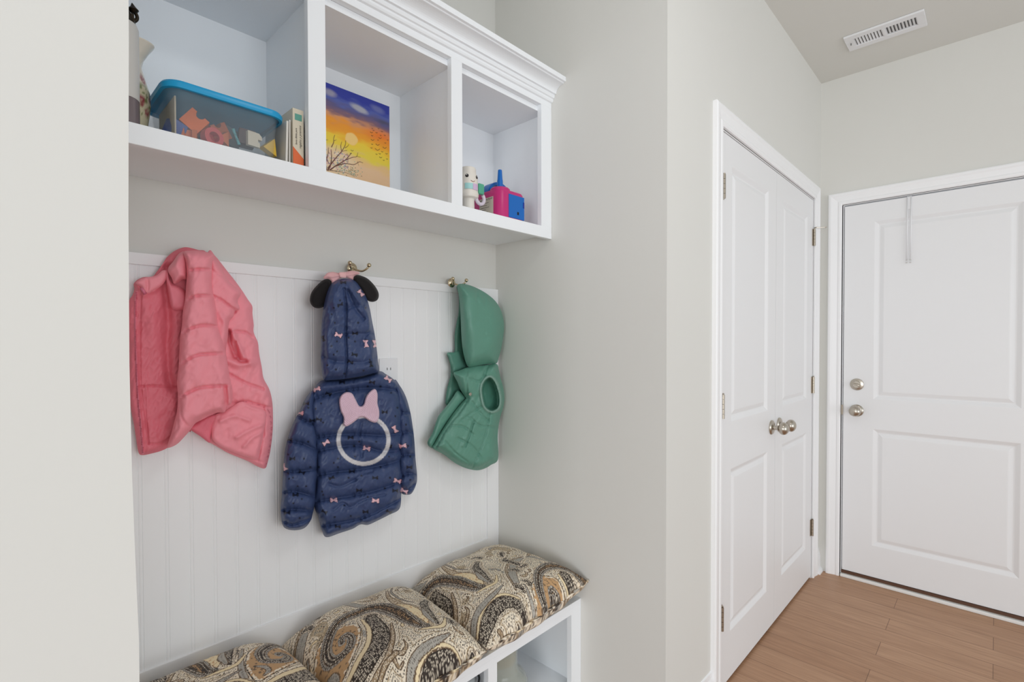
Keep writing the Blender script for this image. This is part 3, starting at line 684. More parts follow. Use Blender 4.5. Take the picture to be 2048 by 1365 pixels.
garment('hood', [(300, 128), (345, 112), (395, 120), (430, 160), (455, 205), (470, 255), (480, 310), (492, 370), (502, 440), (508, 500), (512, 548), (470, 562), (420, 574), (340, 586), (290, 590), (256, 590), (246, 560), (240, 500), (240, 420), (242, 340), (250, 260), (262, 200), (280, 150)],
        1.415, 0.072, 20, NAVYM, nv, rel, lambda V, d, c: prints(V, c), NB, step=1.7, zoff=ZN)
ZE = (6.822, 600, 520)
PL = (26, 23, 24)
garment('ear', [(430, 320), (420, 285), (380, 262), (320, 275), (240, 340), (165, 430), (136, 520), (142, 590), (185, 645), (240, 662), (300, 652), (355, 625), (400, 560), (440, 430)], 1.418, 0.030, 6, PLUSH, nv, None, None, PL, step=2, zoff=ZE)
garment('ear', [(728, 240), (770, 208), (830, 215), (920, 255), (1000, 330), (1055, 410), (1076, 480), (1058, 545), (1000, 574), (930, 560), (880, 500), (830, 400), (770, 330), (730, 285)], 1.405, 0.030, 6, PLUSH, nv, None, None, PL, step=2, zoff=ZE)
hb = garment('hood_bow', [(318, 250), (345, 205), (380, 175), (450, 165), (520, 178), (560, 172), (620, 165), (700, 150), (780, 158), (818, 190), (772, 206), (735, 232), (725, 272), (680, 262), (630, 245), (570, 248), (520, 275), (480, 305), (440, 326), (428, 290), (395, 262), (350, 262)], 1.392, 0.012, 4, BOWM, nv, lambda V: fold(V, K([(360, 220), (440, 230), (530, 210)], ZE), 2, 0.004)+fold(V, K([(620, 210), (700, 200), (790, 175)], ZE), 2, 0.004), None, (232, 178, 180), step=1.6, zoff=ZE)
garment('hood_bow_knot', [(530, 175), (580, 168), (625, 170), (630, 215), (622, 245), (580, 248), (540, 235)], 1.381, 0.008, 2.5, BOWM, nv, None, None, (238, 186, 186), step=1.6, zoff=ZE)
# bow applique on the back
def rel(V):
    return 0.0012*np.cos(linepos(V, nk((425, 740), (400, 745)))[0]*1.9)
for nm, pl in (('bow_applique', [(325, 690), (335, 662), (358, 647), (385, 652), (402, 680), (420, 712), (440, 706), (452, 668), (472, 642), (494, 632), (506, 655), (506, 700), (514, 735), (512, 770), (498, 790), (470, 784), (442, 766), (420, 768), (392, 790), (362, 808), (346, 800), (346, 765), (332, 735)]),):
    bw = garment(nm, pl, 1.379, 0.020, 3, BOWM, nv, rel, lambda V, d, c: mixc(c, (206, 168, 186), (np.cos(linepos(V, nk((425, 740), (400, 745)))[0]*1.9) < -0.5)*0.6), (228, 196, 212), step=1.3, zoff=ZN)
    bw['label'] = 'pale pink corded bow sewn on the back'

# ------------------------------------------------------------------ green vest
ZG = (3.175, 840, 530)
gv = thing('green_hooded_vest', 'teal green quilted hooded child vest hanging sideways from the right hook', 'vest', (1.2, 1.45, 1.5))
GB = (98, 150, 132)
def gk(*a): return K(a, ZG)
def rel(V): return wr(V, 0.006)
garment('inner_back', [(232, 138), (250, 150), (262, 260), (266, 400), (275, 520), (300, 640), (300, 700), (270, 800), (235, 880), (165, 890), (172, 790), (185, 740), (195, 690), (190, 625), (172, 560), (218, 556), (220, 450), (232, 370), (245, 300), (246, 190)], 1.452, 0.018, 7, GREENM, gv, rel, None, (84, 132, 116), zoff=ZG)
def rel(V):
    t = wr(V, 0.004)
    t += seam(V, gk((262, 200), (350, 190), (430, 205), (500, 260)), 1.4, 0.003)
    t += seam(V, gk((255, 180), (262, 320), (272, 480), (300, 620)), 1.6, 0.004)
    t += fold(V, gk((368, 150), (362, 200), (368, 240)), 3, -0.006)+fold(V, gk((395, 180), (410, 220), (415, 250)), 3, -0.004)
    t += fold(V, gk((300, 300), (360, 400), (440, 480)), 25, 0.010)
    t += fold(V, gk((430, 436), (431, 440)), 3, 0.004)
    return t
garment('hood', [(236, 132), (262, 120), (310, 128), (370, 152), (430, 188), (480, 232), (512, 285), (530, 350), (534, 400), (528, 460), (516, 530), (500, 590), (486, 626), (440, 630), (390, 636), (330, 648), (302, 644), (285, 600), (270, 530), (262, 440), (258, 340), (252, 240), (244, 180)],
        1.440, 0.085, 26, GREENM, gv, rel, None, GB, zoff=ZG)
garment('collar', [(172, 560), (215, 556), (250, 552), (275, 600), (300, 650), (270, 668), (215, 690), (205, 655), (192, 622), (184, 590)], 1.438, 0.012, 5, GREENM, gv, lambda V: wr(V, 0.008), None, (92, 142, 126), zoff=ZG)
ARM = gk((425, 715), (452, 712), (480, 742), (500, 795), (510, 850), (504, 905), (470, 932), (436, 930), (405, 898), (390, 840), (386, 785), (400, 742))
ARMC = closed_spline(ARM, 5)
def rel(V):
    t = wr(V, 0.007)
    D = segdist(V, ARMC); ins = inside(V, ARMC)
    t += 0.010*np.exp(-(D/2.6)**2)
    t -= np.where(ins, 0.050*smoothstep((D-1.5)/3.5), 0)
    for s in ([(440, 935), (425, 1050), (390, 1160), (335, 1285)], [(310, 850), (250, 940), (170, 1040), (100, 1165)], [(300, 655), (298, 760), (300, 850)]): t += seam(V, gk(*s), 1.6, 0.006, 0.001)
    for s in ([(330, 870), (400, 960), (440, 1000)], [(310, 960), (380, 1020), (470, 1030)], [(250, 1000), (330, 940), (390, 900)], [(240, 1100), (330, 1150), (400, 1240)], [(310, 720), (380, 740), (410, 700)], [(160, 1120), (220, 1190), (300, 1250)], [(200, 1020), (280, 1030), (340, 1080)]): t += seam(V, gk(*s), 1.8, 0.005, 0.0012)
    t += fold(V, gk((430, 640), (415, 680), (410, 700)), 3, -0.010)+fold(V, gk((460, 650), (500, 700)), 5, 0.008)
    t += fold(V, gk((338, 1000), (315, 1080), (288, 1155)), 1.8, -0.010)+fold(V, gk((325, 1000), (300, 1080), (275, 1150)), 3, 0.005)
    t += seam(V, gk((90, 1150), (220, 1245), (300, 1285), (380, 1290), (490, 1225)), 1.4, 0.004)
    return t
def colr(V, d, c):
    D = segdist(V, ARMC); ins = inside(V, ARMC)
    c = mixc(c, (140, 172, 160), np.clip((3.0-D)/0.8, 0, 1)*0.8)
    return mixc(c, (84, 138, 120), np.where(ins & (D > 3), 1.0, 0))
garment('body', [(212, 688), (250, 672), (300, 652), (360, 642), (420, 636), (486, 630), (500, 665), (512, 720), (528, 780), (536, 840), (530, 900), (512, 960), (500, 1020), (494, 1100), (496, 1235), (450, 1272), (410, 1295), (360, 1306), (290, 1292), (220, 1258), (150, 1205), (80, 1166), (96, 1130), (130, 1070), (200, 960), (262, 880), (290, 850), (280, 830), (255, 790), (235, 740)],
        1.435, 0.070, 20, GREENM, gv, rel, colr, GB, step=2.0, zoff=ZG)
garment('front_flap', [(238, 800), (210, 840), (178, 885), (145, 925), (115, 965), (95, 1020), (78, 1070), (46, 1132), (78, 1166), (105, 1120), (150, 1040), (210, 955), (262, 885), (292, 850), (270, 820)], 1.428, 0.030, 8, GREENM, gv, lambda V: wr(V, 0.005), None, GB, zoff=ZG)
sn = onY(840+318/3.175, 530+822/3.175, 1.360)
bm = bmesh.new(); lathe(bm, [(0, 0), (0.006, 0), (0.006, 0.002), (0, 0.003)], tuple(sn), '-Y', 16); finish(bm, 'snap_button', NICK, gv, True, 40)
# ------------------------------------------------------------------ paisley bench cushion
def c3(pts, zz=0.518):
    p = np.array(pts, float)/4.452+np.array([540, 1080]); d = ray(p[:, 0], p[:, 1]); return (d*((zz-H)/d[:, 2])[:, None])[:, :2]
def pz(u, v, zz=0.518): d = ray(u, v); return (d*((zz-H)/d[2]))[:2]
PX0, PX1, PY0, PY1, RES = 0.10, 1.46, 0.96, 1.50, 0.0013
gx, gy = np.meshgrid(np.arange(PX0, PX1, RES), np.arange(PY0, PY1, RES)); GP = np.stack([gx.ravel(), gy.ravel()], 1)
GN = len(GP)
CREAM, TAN, GREYC, DK, MIDB, PALE = lin((248, 234, 212)), lin((200, 160, 116)), lin((184, 178, 168)), lin((58, 48, 42)), lin((128, 104, 80)), lin((246, 226, 186))
lo = vnoise(GP, 0.07)+0.4*vnoise(GP+3, 0.03)
cell = np.floor(GP/0.0042); jit = _g[(cell[:, 0].astype(int)*7+cell[:, 1].astype(int)*13) % 64, (cell[:, 1].astype(int)*5+cell[:, 0].astype(int)*3) % 64]
cd = np.hypot(*((GP/0.0042-cell-0.5-0.3*np.stack([jit-0.5, 0.5-jit], 1)).T))
speck = (cd < 0.36)*(jit > 0.25)
def motif_field():
    return np.tile(CREAM, (GN, 1))
MOT = []   # (points in motif coordinates, widths, style)
def add(pts, w, style, closed=False): MOT.append((c3(pts), w, style, closed))
add([(420, 900), (385, 1000), (420, 1120), (520, 1200), (640, 1130), (760, 1000), (810, 860), (770, 780), (640, 790), (500, 840)], 0, 'tanfill', True)
add([(1290, 1240), (1370, 1110), (1480, 980), (1600, 920), (1720, 915), (1815, 960)], [.010, .022, .027, .026, .022, .012], 'dark')
add([(1265, 1150), (1330, 1020), (1450, 910), (1600, 865), (1760, 880)], [.004, .006, .007, .006, .004], 'pale')
add([(1230, 1180), (1260, 1040), (1380, 930), (1520, 850), (1600, 800)], [.006, .012, .014, .010, .004], 'grey')
add([(900, 730), (985, 840), (975, 950), (880, 1070), (740, 1190), (620, 1290)], [.018, .026, .027, .026, .024, .020], 'dark')
add([(820, 740), (880, 840), (865, 960), (760, 1090), (640, 1190), (540, 1262)], [.005, .008, .008, .009, .008, .006], 'pale')
add([(1080, 780), (1095, 900), (1050, 1040), (940, 1160), (840, 1260)], [.004, .007, .008, .008, .006], 'tan')
add([(1190, 915), (1215, 950), (1180, 1000), (1120, 1010), (1100, 1040), (1150, 1075), (1190, 1040)], [.002, .005, .007, .008, .006, .005, .002], 'tan')
add([(1130, 1010), (1040, 1080), (970, 1180)], [.006, .008, .006], 'tan')
add([(330, 760), (370, 690), (440, 640), (520, 600)], [.010, .016, .018, .010], 'grey')
add([(250, 940), (255, 840), (320, 750)], [.010, .020, .014], 'grey')
add([(200, 960), (215, 820), (300, 690), (420, 610), (560, 570)], [.003, .004, .005, .004, .003], 'tan')
add([(330, 910), (345, 1030), (390, 1150), (470, 1230)], [.005, .008, .009, .006], 'grey')
add([(380, 640), (430, 665), (440, 690)], [.006, .008, .003], 'dark'); add([(310, 735), (360, 740), (370, 760)], [.006, .008, .003], 'dark'); add([(230, 930), (275, 935), (290, 960)], [.005, .009, .003], 'dark')
add([(620, 560), (700, 500), (850, 510), (940, 550), (900, 570), (780, 560)], [.004, .010, .013, .010, .006, .003], 'tan')
add([(600, 580), (680, 570), (800, 610), (860, 600)], [.006, .014, .014, .004], 'grey')
add([(1040, 470), (1060, 560), (1150, 620), (1280, 650), (1340, 650)], [.004, .008, .016, .016, .004], 'tan')
add([(1090, 430), (1080, 500), (1150, 570), (1280, 590)], [.003, .004, .005, .003], 'grey')
add([(1120, 628), (1200, 640), (1290, 680), (1370, 730), (1408, 775)], [.003, .013, .018, .014, .003], 'leaf')
add([(1400, 790), (1330, 790), (1230, 745), (1120, 690), (1000, 650), (880, 650), (760, 680), (650, 730), (570, 790), (515, 870), (500, 950), (550, 1005), (640, 995), (710, 950), (722, 890), (680, 862), (640, 880), (640, 910)],
    [.003, .011, .019, .021, .020, .018, .015, .012, .0105, .010, .0095, .009, .008, .007, .006, .005, .004, .003], 'spiral')
add([(1395, 530), (1370, 590), (1410, 670), (1470, 740), (1500, 755)], [.006, .015, .015, .009, .003], 'dark')
add([(1355, 640), (1390, 700), (1460, 750)], [.004, .011, .006], 'grey')
add([(1560, 690), (1540, 760), (1440, 800), (1330, 830)], [.004, .008, .006, .003], 'pale')
add([(480, 1080), (560, 1080), (600, 1110), (570, 1150)], [.004, .008, .007, .003], 'grey')
def paint_motif(col, D, mask, shift):
    idx = np.where(mask)[0]; P = GP[idx]
    for pts, w, style, closed in MOT:
        pl = pts+shift
        x0, y0 = pl.min(0)-0.05; x1, y1 = pl.max(0)+0.05
        k = np.where((P[:, 0] > x0) & (P[:, 0] < x1) & (P[:, 1] > y0) & (P[:, 1] < y1))[0]
        if not len(k): continue
        Q = P[k]; gi = idx[k]
        if closed:
            cs = closed_spline(pl, 5); ins = inside(Q, cs); d = segdist(Q, cs); col[gi[ins]] = TAN
            n = vnoise(Q, 0.006)+0.5*vnoise(Q, 0.003); s = ins & (n > 0.28); col[gi[s]] = MIDB
            s = ins & (d < 0.007) & (n > -0.1); col[gi[s]] = CREAM; s = (d < 0.0010); col[gi[s]] = DK; D[gi[ins]] = 0; continue
        t = np.linspace(0, 1, len(w)); sp = spline(pl, 7); ws = np.interp(np.linspace(0, 1, len(sp)), t, w)
        d, a, sd = linepos(Q, sp); L = np.concatenate([[0], np.cumsum(np.hypot(*np.diff(sp, axis=0).T))]); wd = np.interp(a, L, ws)
        e = d-wd*0.85
        D[gi] = np.where(e < D[gi], np.maximum(e, 0), D[gi])
        ins = e < 0
        sk = speck[gi]
        if style == 'dark':
            col[gi[ins]] = DK; s = ins & sk & (e < -0.002); col[gi[s]] = CREAM*0.75
            s = ins & (e > -0.0016); col[gi[s]] = lin((40, 33, 30))
        elif style == 'spiral':
            col[gi[ins]] = DK
            s = ins & (e > -0.0052) & (e < -0.0022) & (np.mod(a, 0.0050) < 0.0026); col[gi[s]] = CREAM*0.85
            s = ins & (e < -0.008) & (d < 0.0045) & sk; col[gi[s]] = TAN
            s = ins & (e < -0.007) & (d >= 0.0045) & sk; col[gi[s]] = MIDB*1.3
        elif style in ('pale', 'leaf'):
            col[gi[ins]] = PALE
            if style == 'leaf': s = ins & (vnoise(Q, 0.004) > 0.22); col[gi[s]] = TAN*1.2
            s = ins & (e > -0.0013); col[gi[s]] = MIDB
        elif style == 'tan':
            col[gi[ins]] = lin((168, 143, 112)); s = ins & sk & (e < -0.002); col[gi[s]] = CREAM*0.9
            s = ins & (e > -0.0014); col[gi[s]] = lin((92, 74, 58))
        else:
            col[gi[ins]] = GREYC; s = ins & (np.mod(d, 0.006) < 0.0022) & (np.mod(a, 0.0045) < 0.0012); col[gi[s]] = DK
            s = ins & (e > -0.0014); col[gi[s]] = MIDB*0.8
        s = (e >= 0) & (e < 0.0011) ; col[gi[s]] = lin((110, 88, 68))
        if style in ('dark', 'spiral'):
            s = (e > 0.0012) & (e < 0.0060); col[gi[s]] = GREYC if style == 'spiral' else CREAM
            s = (e > 0.0022) & (e < 0.0050) & (np.mod(a, 0.0056) < 0.0030); col[gi[s]] = DK
            s = (e > 0.0060) & (e < 0.0072); col[gi[s]] = MIDB
def background(D):
    col = np.tile(CREAM, (GN, 1)); s = lo > 0.30; col[s] = lin((206, 186, 156)); s = lo < -0.42; col[s] = GREYC*1.05
    return col
GR = GP@np.array([[0.8, -0.6], [0.6, 0.8]])
def dots(sp, rad): q = GR/sp; return np.hypot(*(q-np.floor(q)-0.5).T) < rad
DOTA, DOTB = dots(0.0064, 0.29), dots(0.0050, 0.28)
def echo(col, D, mask):
    n = D+0.0015*vnoise(GP, 0.006)
    for a0, a1, dm, c in ((0.0035, 0.0085, DOTA, (60, 50, 44)), (0.0130, 0.0175, DOTB, (84, 70, 58)), (0.0215, 0.0270, DOTA, (60, 50, 44)), (0.0320, 0.0380, DOTB, (84, 70, 58))):
        k = mask & (D > a0) & (D < a1) & dm; col[k] = lin(c)
    for a0, a1, c in ((0.0095, 0.0106, (92, 72, 54)), (0.0106, 0.0120, (196, 172, 136)), (0.0185, 0.0194, (120, 104, 86)), (0.0194, 0.0208, (176, 170, 158)), (0.0290, 0.0300, (92, 72, 54)), (0.0400, 0.0412, (110, 92, 72))):
        k = mask & (n > a0) & (n < a1); col[k] = lin(c)
def small_motifs(col, D, mask, seed):
    """little curled leaves that fill the ground between the large paisleys"""
    rs = np.random.RandomState(seed); idx = np.where(mask)[0]; n = 0
    for _ in range(400):
        i = idx[rs.randint(len(idx))]
        if D[i] < 0.0135: continue
        c = GP[i]; a = rs.rand()*2*math.pi; L = rs.uniform(0.010, 0.019); t = np.linspace(0, 1, 7); turn = rs.choice([-1, 1])*rs.uniform(1.2, 2.8)
        ang = a+turn*t; pts = c+np.cumsum(np.stack([np.cos(ang), np.sin(ang)], 1)*L/3.0, 0)-np.array([math.cos(a), math.sin(a)])*L*0.6
        global MOT
        keep = MOT; MOT = [(pts, list(np.array([.0055, .0070, .0062, .0050, .0038, .0026, .0014])*L/0.015), rs.choice(['tan', 'grey', 'dark', 'pale', 'tan']), False)]
        paint_motif(col, D, mask, np.zeros(2)); MOT = keep; n += 1
        if n > 46: break
tipM = pz(854.5, 1257); tipR = pz(965.7, 1177); spM = pz(686, 1280); spR = pz(1104.7, 1177, 0.51); spL = pz(560, 1311, 0.51)
def seamx(y): return 1.005+(y-1.462)*(0.047/0.444)
secs = [('left', GP[:, 0] < 0.5675, [spL-spM, spL-spM+np.array([-0.33, 0.13])]), ('mid', (GP[:, 0] >= 0.5675) & (GP[:, 0] < seamx(GP[:, 1])), [np.zeros(2)]),
        ('right', GP[:, 0] >= seamx(GP[:, 1]), [spR-spM, tipR-tipM])]
PCOL = background(None)
for nm, mk, shifts in secs:
    D = np.full(GN, 0.06); tmp = PCOL.copy()
    for sh in shifts: paint_motif(tmp, D, mk, sh)
    small_motifs(tmp, D, mk, 11)
    col = PCOL.copy(); echo(col, D, mk); D2 = np.full(GN, 0.06); scratch = np.full(GN, 0.06)
    for sh in shifts: paint_motif(scratch_col := PCOL.copy(), scratch, mk, sh)
    small_motifs(col, scratch, mk, 11)
    for sh in shifts: paint_motif(col, D2, mk, sh)
    PCOL[mk] = col[mk]
PIMG = PCOL.reshape(gx.shape[0], gx.shape[1], 3)
def sample(X, Y):
    i = np.clip(((Y-PY0)/RES).round().astype(int), 0, PIMG.shape[0]-1); j = np.clip(((X-PX0)/RES).round().astype(int), 0, PIMG.shape[1]-1); return PIMG[i, j]
FAB = mat('paisley_fabric', rough=0.75, attr=True, sheen=0.05, bump=(1400, 0.25, 0.0005))
cush = thing('bench_cushion', 'brown and cream paisley bench cushion in three puffed sections', 'cushion', (0.78, 1.24, ZS))
def pillow(name, q, A, lift, seed, nx, ny, zs0=0.447, wall_end=False):
    (blx, bly), (flx, fly), (frx, fry), (brx, bry) = q
    def surf(top, nx, ny):
        s, t = np.meshgrid(np.linspace(0, 1, nx), np.linspace(0, 1, ny))
        # ease so rows gather near the rim where it curves fastest
        X = (blx*(1-s)+brx*s)*t+(flx*(1-s)+frx*s)*(1-t); Y = (bly*(1-s)+bry*s)*t+(fly*(1-s)+fry*s)*(1-t)
        a = np.abs(2*s-1); c = np.abs(2*t-1)
        if wall_end: a = np.where(s < 0.5, a*0.80, a)
        pf = ((1-a**3.4)**0.62)*((1-c**4.2)**0.56)
        P = np.stack([X.ravel(), Y.ravel()], 1)+seed
        sz = zs0+lift(s, t)
        w = (vnoise(P, 0.09)+0.5*vnoise(P+1, 0.045)).reshape(X.shape)
        rim = np.exp(-((1-a)/0.06))+np.exp(-((1-c)/0.07))
        puck = 0.004*np.sin(70*X+40*vnoise(P, 0.05).reshape(X.shape)*1.0)*np.exp(-((1-c)/0.12))*(1-c**8)+0.004*np.sin(60*Y+5)*np.exp(-((1-a)/0.10))*(1-a**8)
        Yo = Y-np.where(t < 0.5, 0.006*np.sin(9*s*math.pi)*np.exp(-t/0.05), 0)
        if top: Z = sz+A*pf+w*0.012*pf+puck*np.minimum(pf*4, 1)
        else: Z = np.maximum(sz-0.075*pf**0.8, ZS+0.0008)
        return X, Yo, Z
    V, Fc, cl = [], [], []
    base = 0
    for top, n, m_ in ((True, nx, ny), (False, 90, 90)):
        X, Y, Z = surf(top, n, m_)
        V.append(np.stack([X.ravel(), Y.ravel(), Z.ravel()], 1))
        if top: cl.append(sample(X.ravel(), Y.ravel()-0.0))
        else: cl.append(sample(X.ravel()+0.09, 2*1.018-Y.ravel()+0.12))
        i, j = np.meshgrid(np.arange(m_-1), np.arange(n-1), indexing='ij'); k = base+i*n+j
        f = np.stack([k, k+1, k+n+1, k+n], -1).reshape(-1, 4); Fc.append(f if top else f[:, ::-1]); base += n*m_
    V = np.vstack(V)-np.array([0.78, 1.24, ZS]); Fc = np.vstack(Fc)
    me = bpy.data.meshes.new(name); me.from_pydata(V.tolist(), [], Fc.tolist()); me.update()
    me.polygons.foreach_set('use_smooth', np.ones(len(Fc), bool)); me.materials.append(FAB); setcol(me, np.vstack(cl))
    o = bpy.data.objects.new(name, me); C.objects.link(o); o.parent = cush; _loc[o.name] = Vector((0.78, 1.24, ZS))
    # corded rim
    return o
pillow('section', [(1.006, 1.452), (0.957, 1.020), (1.430, 1.011), (1.434, 1.452)], 0.080, lambda s, t: 0.030*np.clip(s, 0, 1)**2.0*(1-0.6*t), 0.3, 300, 290)
pillow('section', [(0.566, 1.452), (0.570, 1.024), (0.955, 1.020), (1.004, 1.452)], 0.092, lambda s, t: 0.0*s, 1.7, 270, 290, 0.440)
pillow('section', [(0.126, 1.452), (0.126, 1.022), (0.568, 1.024), (0.564, 1.452)], 0.094, lambda s, t: 0.0*s, 2.9, 270, 280, 0.443, True)
def piping(pts, rad):
    p = spline(pts, 14); c = np.array([0.78, 1.24, ZS]); bm = bmesh.new(); tube(bm, [tuple(q) for q in p], rad, 8)
    o = finish(bm, 'piping', FAB, cush, True)
    me = o.data; co = np.zeros(len(me.vertices)*3); me.vertices.foreach_get('co', co); co = co.reshape(-1, 3)+c
    setcol(me, sample(co[:, 0], co[:, 1]+0.15))
piping([(0.958, 1.019, 0.446), (1.07, 1.016, 0.445), (1.20, 1.014, 0.451), (1.32, 1.012, 0.461), (1.429, 1.010, 0.477)], 0.0042)
piping([(0.571, 1.022, 0.440), (0.70, 1.020, 0.440), (0.83, 1.018, 0.440), (0.955, 1.018, 0.441)], 0.0042)

# ------------------------------------------------------------------ canvas painting
def cp7(pts): p = np.array(pts, float)/5.689+np.array([620, 150]); q = onY(p[:, 0], p[:, 1], 1.4188); return q[:, [0, 2]]
CXa, CXb, CZa, CZb = 0.632, 0.9118, ZF, 2.0585
def canY(z): return 1.4188
nx, nz = 235, 290
X, Z = np.meshgrid(np.linspace(CXa, CXb, nx), np.linspace(CZa, CZb, nz)); P = np.stack([X.ravel(), Z.ravel()], 1)
u = (P[:, 0]-0.6975)/(0.9118-0.6975); v = (2.0585-P[:, 1])/(2.0585-1.80)
nn = vnoise(np.stack([P[:, 0]*0.35, P[:, 1]], 1), 0.012)*0.10+vnoise(np.stack([P[:, 0]*0.3, P[:, 1]], 1)+5, 0.005)*0.05
vv = v-0.05*u+nn*0.8
stops = [(-0.5, (52, 62, 158)), (0.06, (50, 62, 162)), (0.14, (84, 98, 170)), (0.20, (92, 86, 130)), (0.27, (128, 96, 110)), (0.33, (214, 148, 100)), (0.40, (236, 150, 40)), (0.50, (240, 160, 36)), (0.58, (240, 204, 56)), (0.68, (232, 208, 70)), (0.74, (230, 190, 130)), (0.85, (228, 190, 150)), (1.4, (214, 172, 120))]
sv = [s[0] for s in stops]; sc = lin(np.array([s[1] for s in stops])); cols = np.stack([np.interp(vv, sv, sc[:, i]) for i in range(3)], 1)
def blob(cx, cy, rx, ry, rgb, k=1.0, soft=0.35, ang=0.0):
    global cols
    du, dv = u-cx, v-cy-ang*(u-cx); r = np.hypot(du/rx, dv/ry)+nn*2
    cols = mixc(cols, rgb, np.clip((1-r)/soft, 0, 1)*k)
blob(0.85, 0.40, 0.35, 0.10, (238, 118, 34), 0.8, 0.8)
blob(0.06, 0.10, 0.12, 0.05, (170, 166, 180), 0.8, 0.6); blob(0.50, 0.16, 0.17, 0.05, (176, 176, 184), 0.9, 0.5, 0.12); blob(0.80, 0.09, 0.15, 0.05, (120, 128, 180), 0.7, 0.6, 0.1); blob(0.9, 0.22, 0.2, 0.04, (78, 76, 96), 0.8, 0.8)
blob(0.38, 0.545, 0.105, 0.075, (246, 206, 128), 0.95, 0.15)
blob(0.12, 0.86, 0.42, 0.20, (232, 206, 168), 0.9, 0.5)
rs = np.random.RandomState(3)
for _ in range(150):
    cx, cy = rs.rand()*0.34-0.02, 0.74+rs.rand()*0.22; blob(cx, cy, 0.012, 0.008, [(214, 160, 180), (150, 110, 130), (236, 220, 210), (160, 175, 170)][rs.randint(4)], 0.9)
for _ in range(110):
    a = rs.rand(); cx, cy = 0.16+0.34*a+0.03*rs.randn(), 0.92+0.04*rs.randn(); blob(cx, cy, 0.010, 0.006, [(120, 150, 130), (160, 180, 160), (110, 100, 70)][rs.randint(3)], 0.9)
def ink(pts, w0, w1, rgb=(104, 62, 50)):
    global cols
    pl = spline(cp7(pts), 5) if len(pts) > 2 else cp7(pts)
    d, a, s = linepos(P, pl); w = w0+(w1-w0)*a/max(a.max(), 1e-6); cols = mixc(cols, rgb, np.clip((w-d)/0.0008+0.5, 0, 1))
for br_, w in (([(205, 1085), (235, 1020), (245, 930), (240, 850)], .0035), ([(205, 1060), (290, 950), (360, 870), (400, 800), (405, 750)], .003), ([(230, 1080), (300, 1030), (400, 970), (470, 890)], .0032), ([(300, 1035), (400, 1010), (500, 1020), (560, 990), (600, 1000)], .0026),
               ([(400, 970), (480, 940), (530, 930), (545, 885)], .002), ([(530, 925), (575, 938)], .0014), ([(360, 870), (350, 810), (362, 760)], .0022), ([(400, 830), (430, 810), (440, 790)], .0016), ([(245, 820), (268, 770), (270, 720), (282, 685)], .0024), ([(272, 750), (300, 740)], .0014), ([(180, 740), (205, 740)], .0014), ([(190, 1080), (180, 1000), (205, 900), (210, 830)], .003),
               ([(220, 1085), (330, 1100), (430, 1120), (510, 1160)], .0016), ([(210, 1000), (185, 940), (180, 900)], .002), ([(290, 860), (305, 800)], .0012), ([(370, 1000), (380, 940), (430, 900), (435, 1000)], .0012), ([(420, 860), (385, 865), (350, 880)], .0013), ([(540, 985), (555, 1035)], .0012)):
    ink(br_, w*0.6, w*0.3)
for x, y, a in ((710, 610, 6), (780, 612, 7), (725, 632, 8), (700, 655, 14), (758, 658, 10), (820, 645, 10), (852, 688, 9), (708, 692, 10), (805, 690, 7), (798, 720, 16), (712, 740, 18), (775, 742, 6), (885, 742, 7), (770, 795, 20), (708, 790, 8), (858, 775, 8), (700, 832, 9), (768, 850, 26), (850, 830, 20), (822, 875, 9), (758, 903, 9), (795, 898, 10), (872, 898, 11), (805, 940, 14), (840, 972, 7), (878, 958, 7), (480, 862, 14), (465, 895, 9)):
    ink([(x-a, y-a*0.45), (x, y+a*0.3), (x+a, y-a*0.25)], .0010, .0006, (86, 58, 24))
verts = np.stack([P[:, 0], np.full(len(P), canY(0)), P[:, 1]], 1)
i, j = np.meshgrid(np.arange(nz-1), np.arange(nx-1), indexing='ij'); k = i*nx+j; fc = np.stack([k, k+1, k+nx+1, k+nx], -1).reshape(-1, 4)
pt = thing('canvas_painting', 'small canvas painting of an orange sunset with bare tree and birds', 'painting', (0.772, 1.43, ZF))
me = bpy.data.meshes.new('painted_face'); me.from_pydata((verts-np.array([0.772, 1.43, ZF])).tolist(), [], fc.tolist()); me.update(); setcol(me, cols); me.materials.append(mat('painted_canvas', rough=0.5, attr=True, bump=(900, 0.15, 0.0004)))
o = bpy.data.objects.new('painted_face', me); C.objects.link(o); o.parent = pt
bm = bmesh.new()
vs_ = [bm.verts.new(p) for p in [(CXa, canY(CZa)+0.0004, CZa), (CXb, canY(CZa)+0.0004, CZa), (CXb, canY(CZb)+0.0004, CZb), (CXa, canY(CZb)+0.0004, CZb), (CXa, canY(CZa)+0.016, CZa), (CXb, canY(CZa)+0.016, CZa), (CXb, canY(CZb)+0.016, CZb), (CXa, canY(CZb)+0.016, CZb)]]
for f in ((0, 1, 2, 3), (7, 6, 5, 4), (0, 4, 5, 1), (1, 5, 6, 2), (2, 6, 7, 3), (3, 7, 4, 0)): bm.faces.new([vs_[a] for a in f])
finish(bm, 'canvas_board', mat('canvas_edge', (70, 80, 110), 0.7), pt)

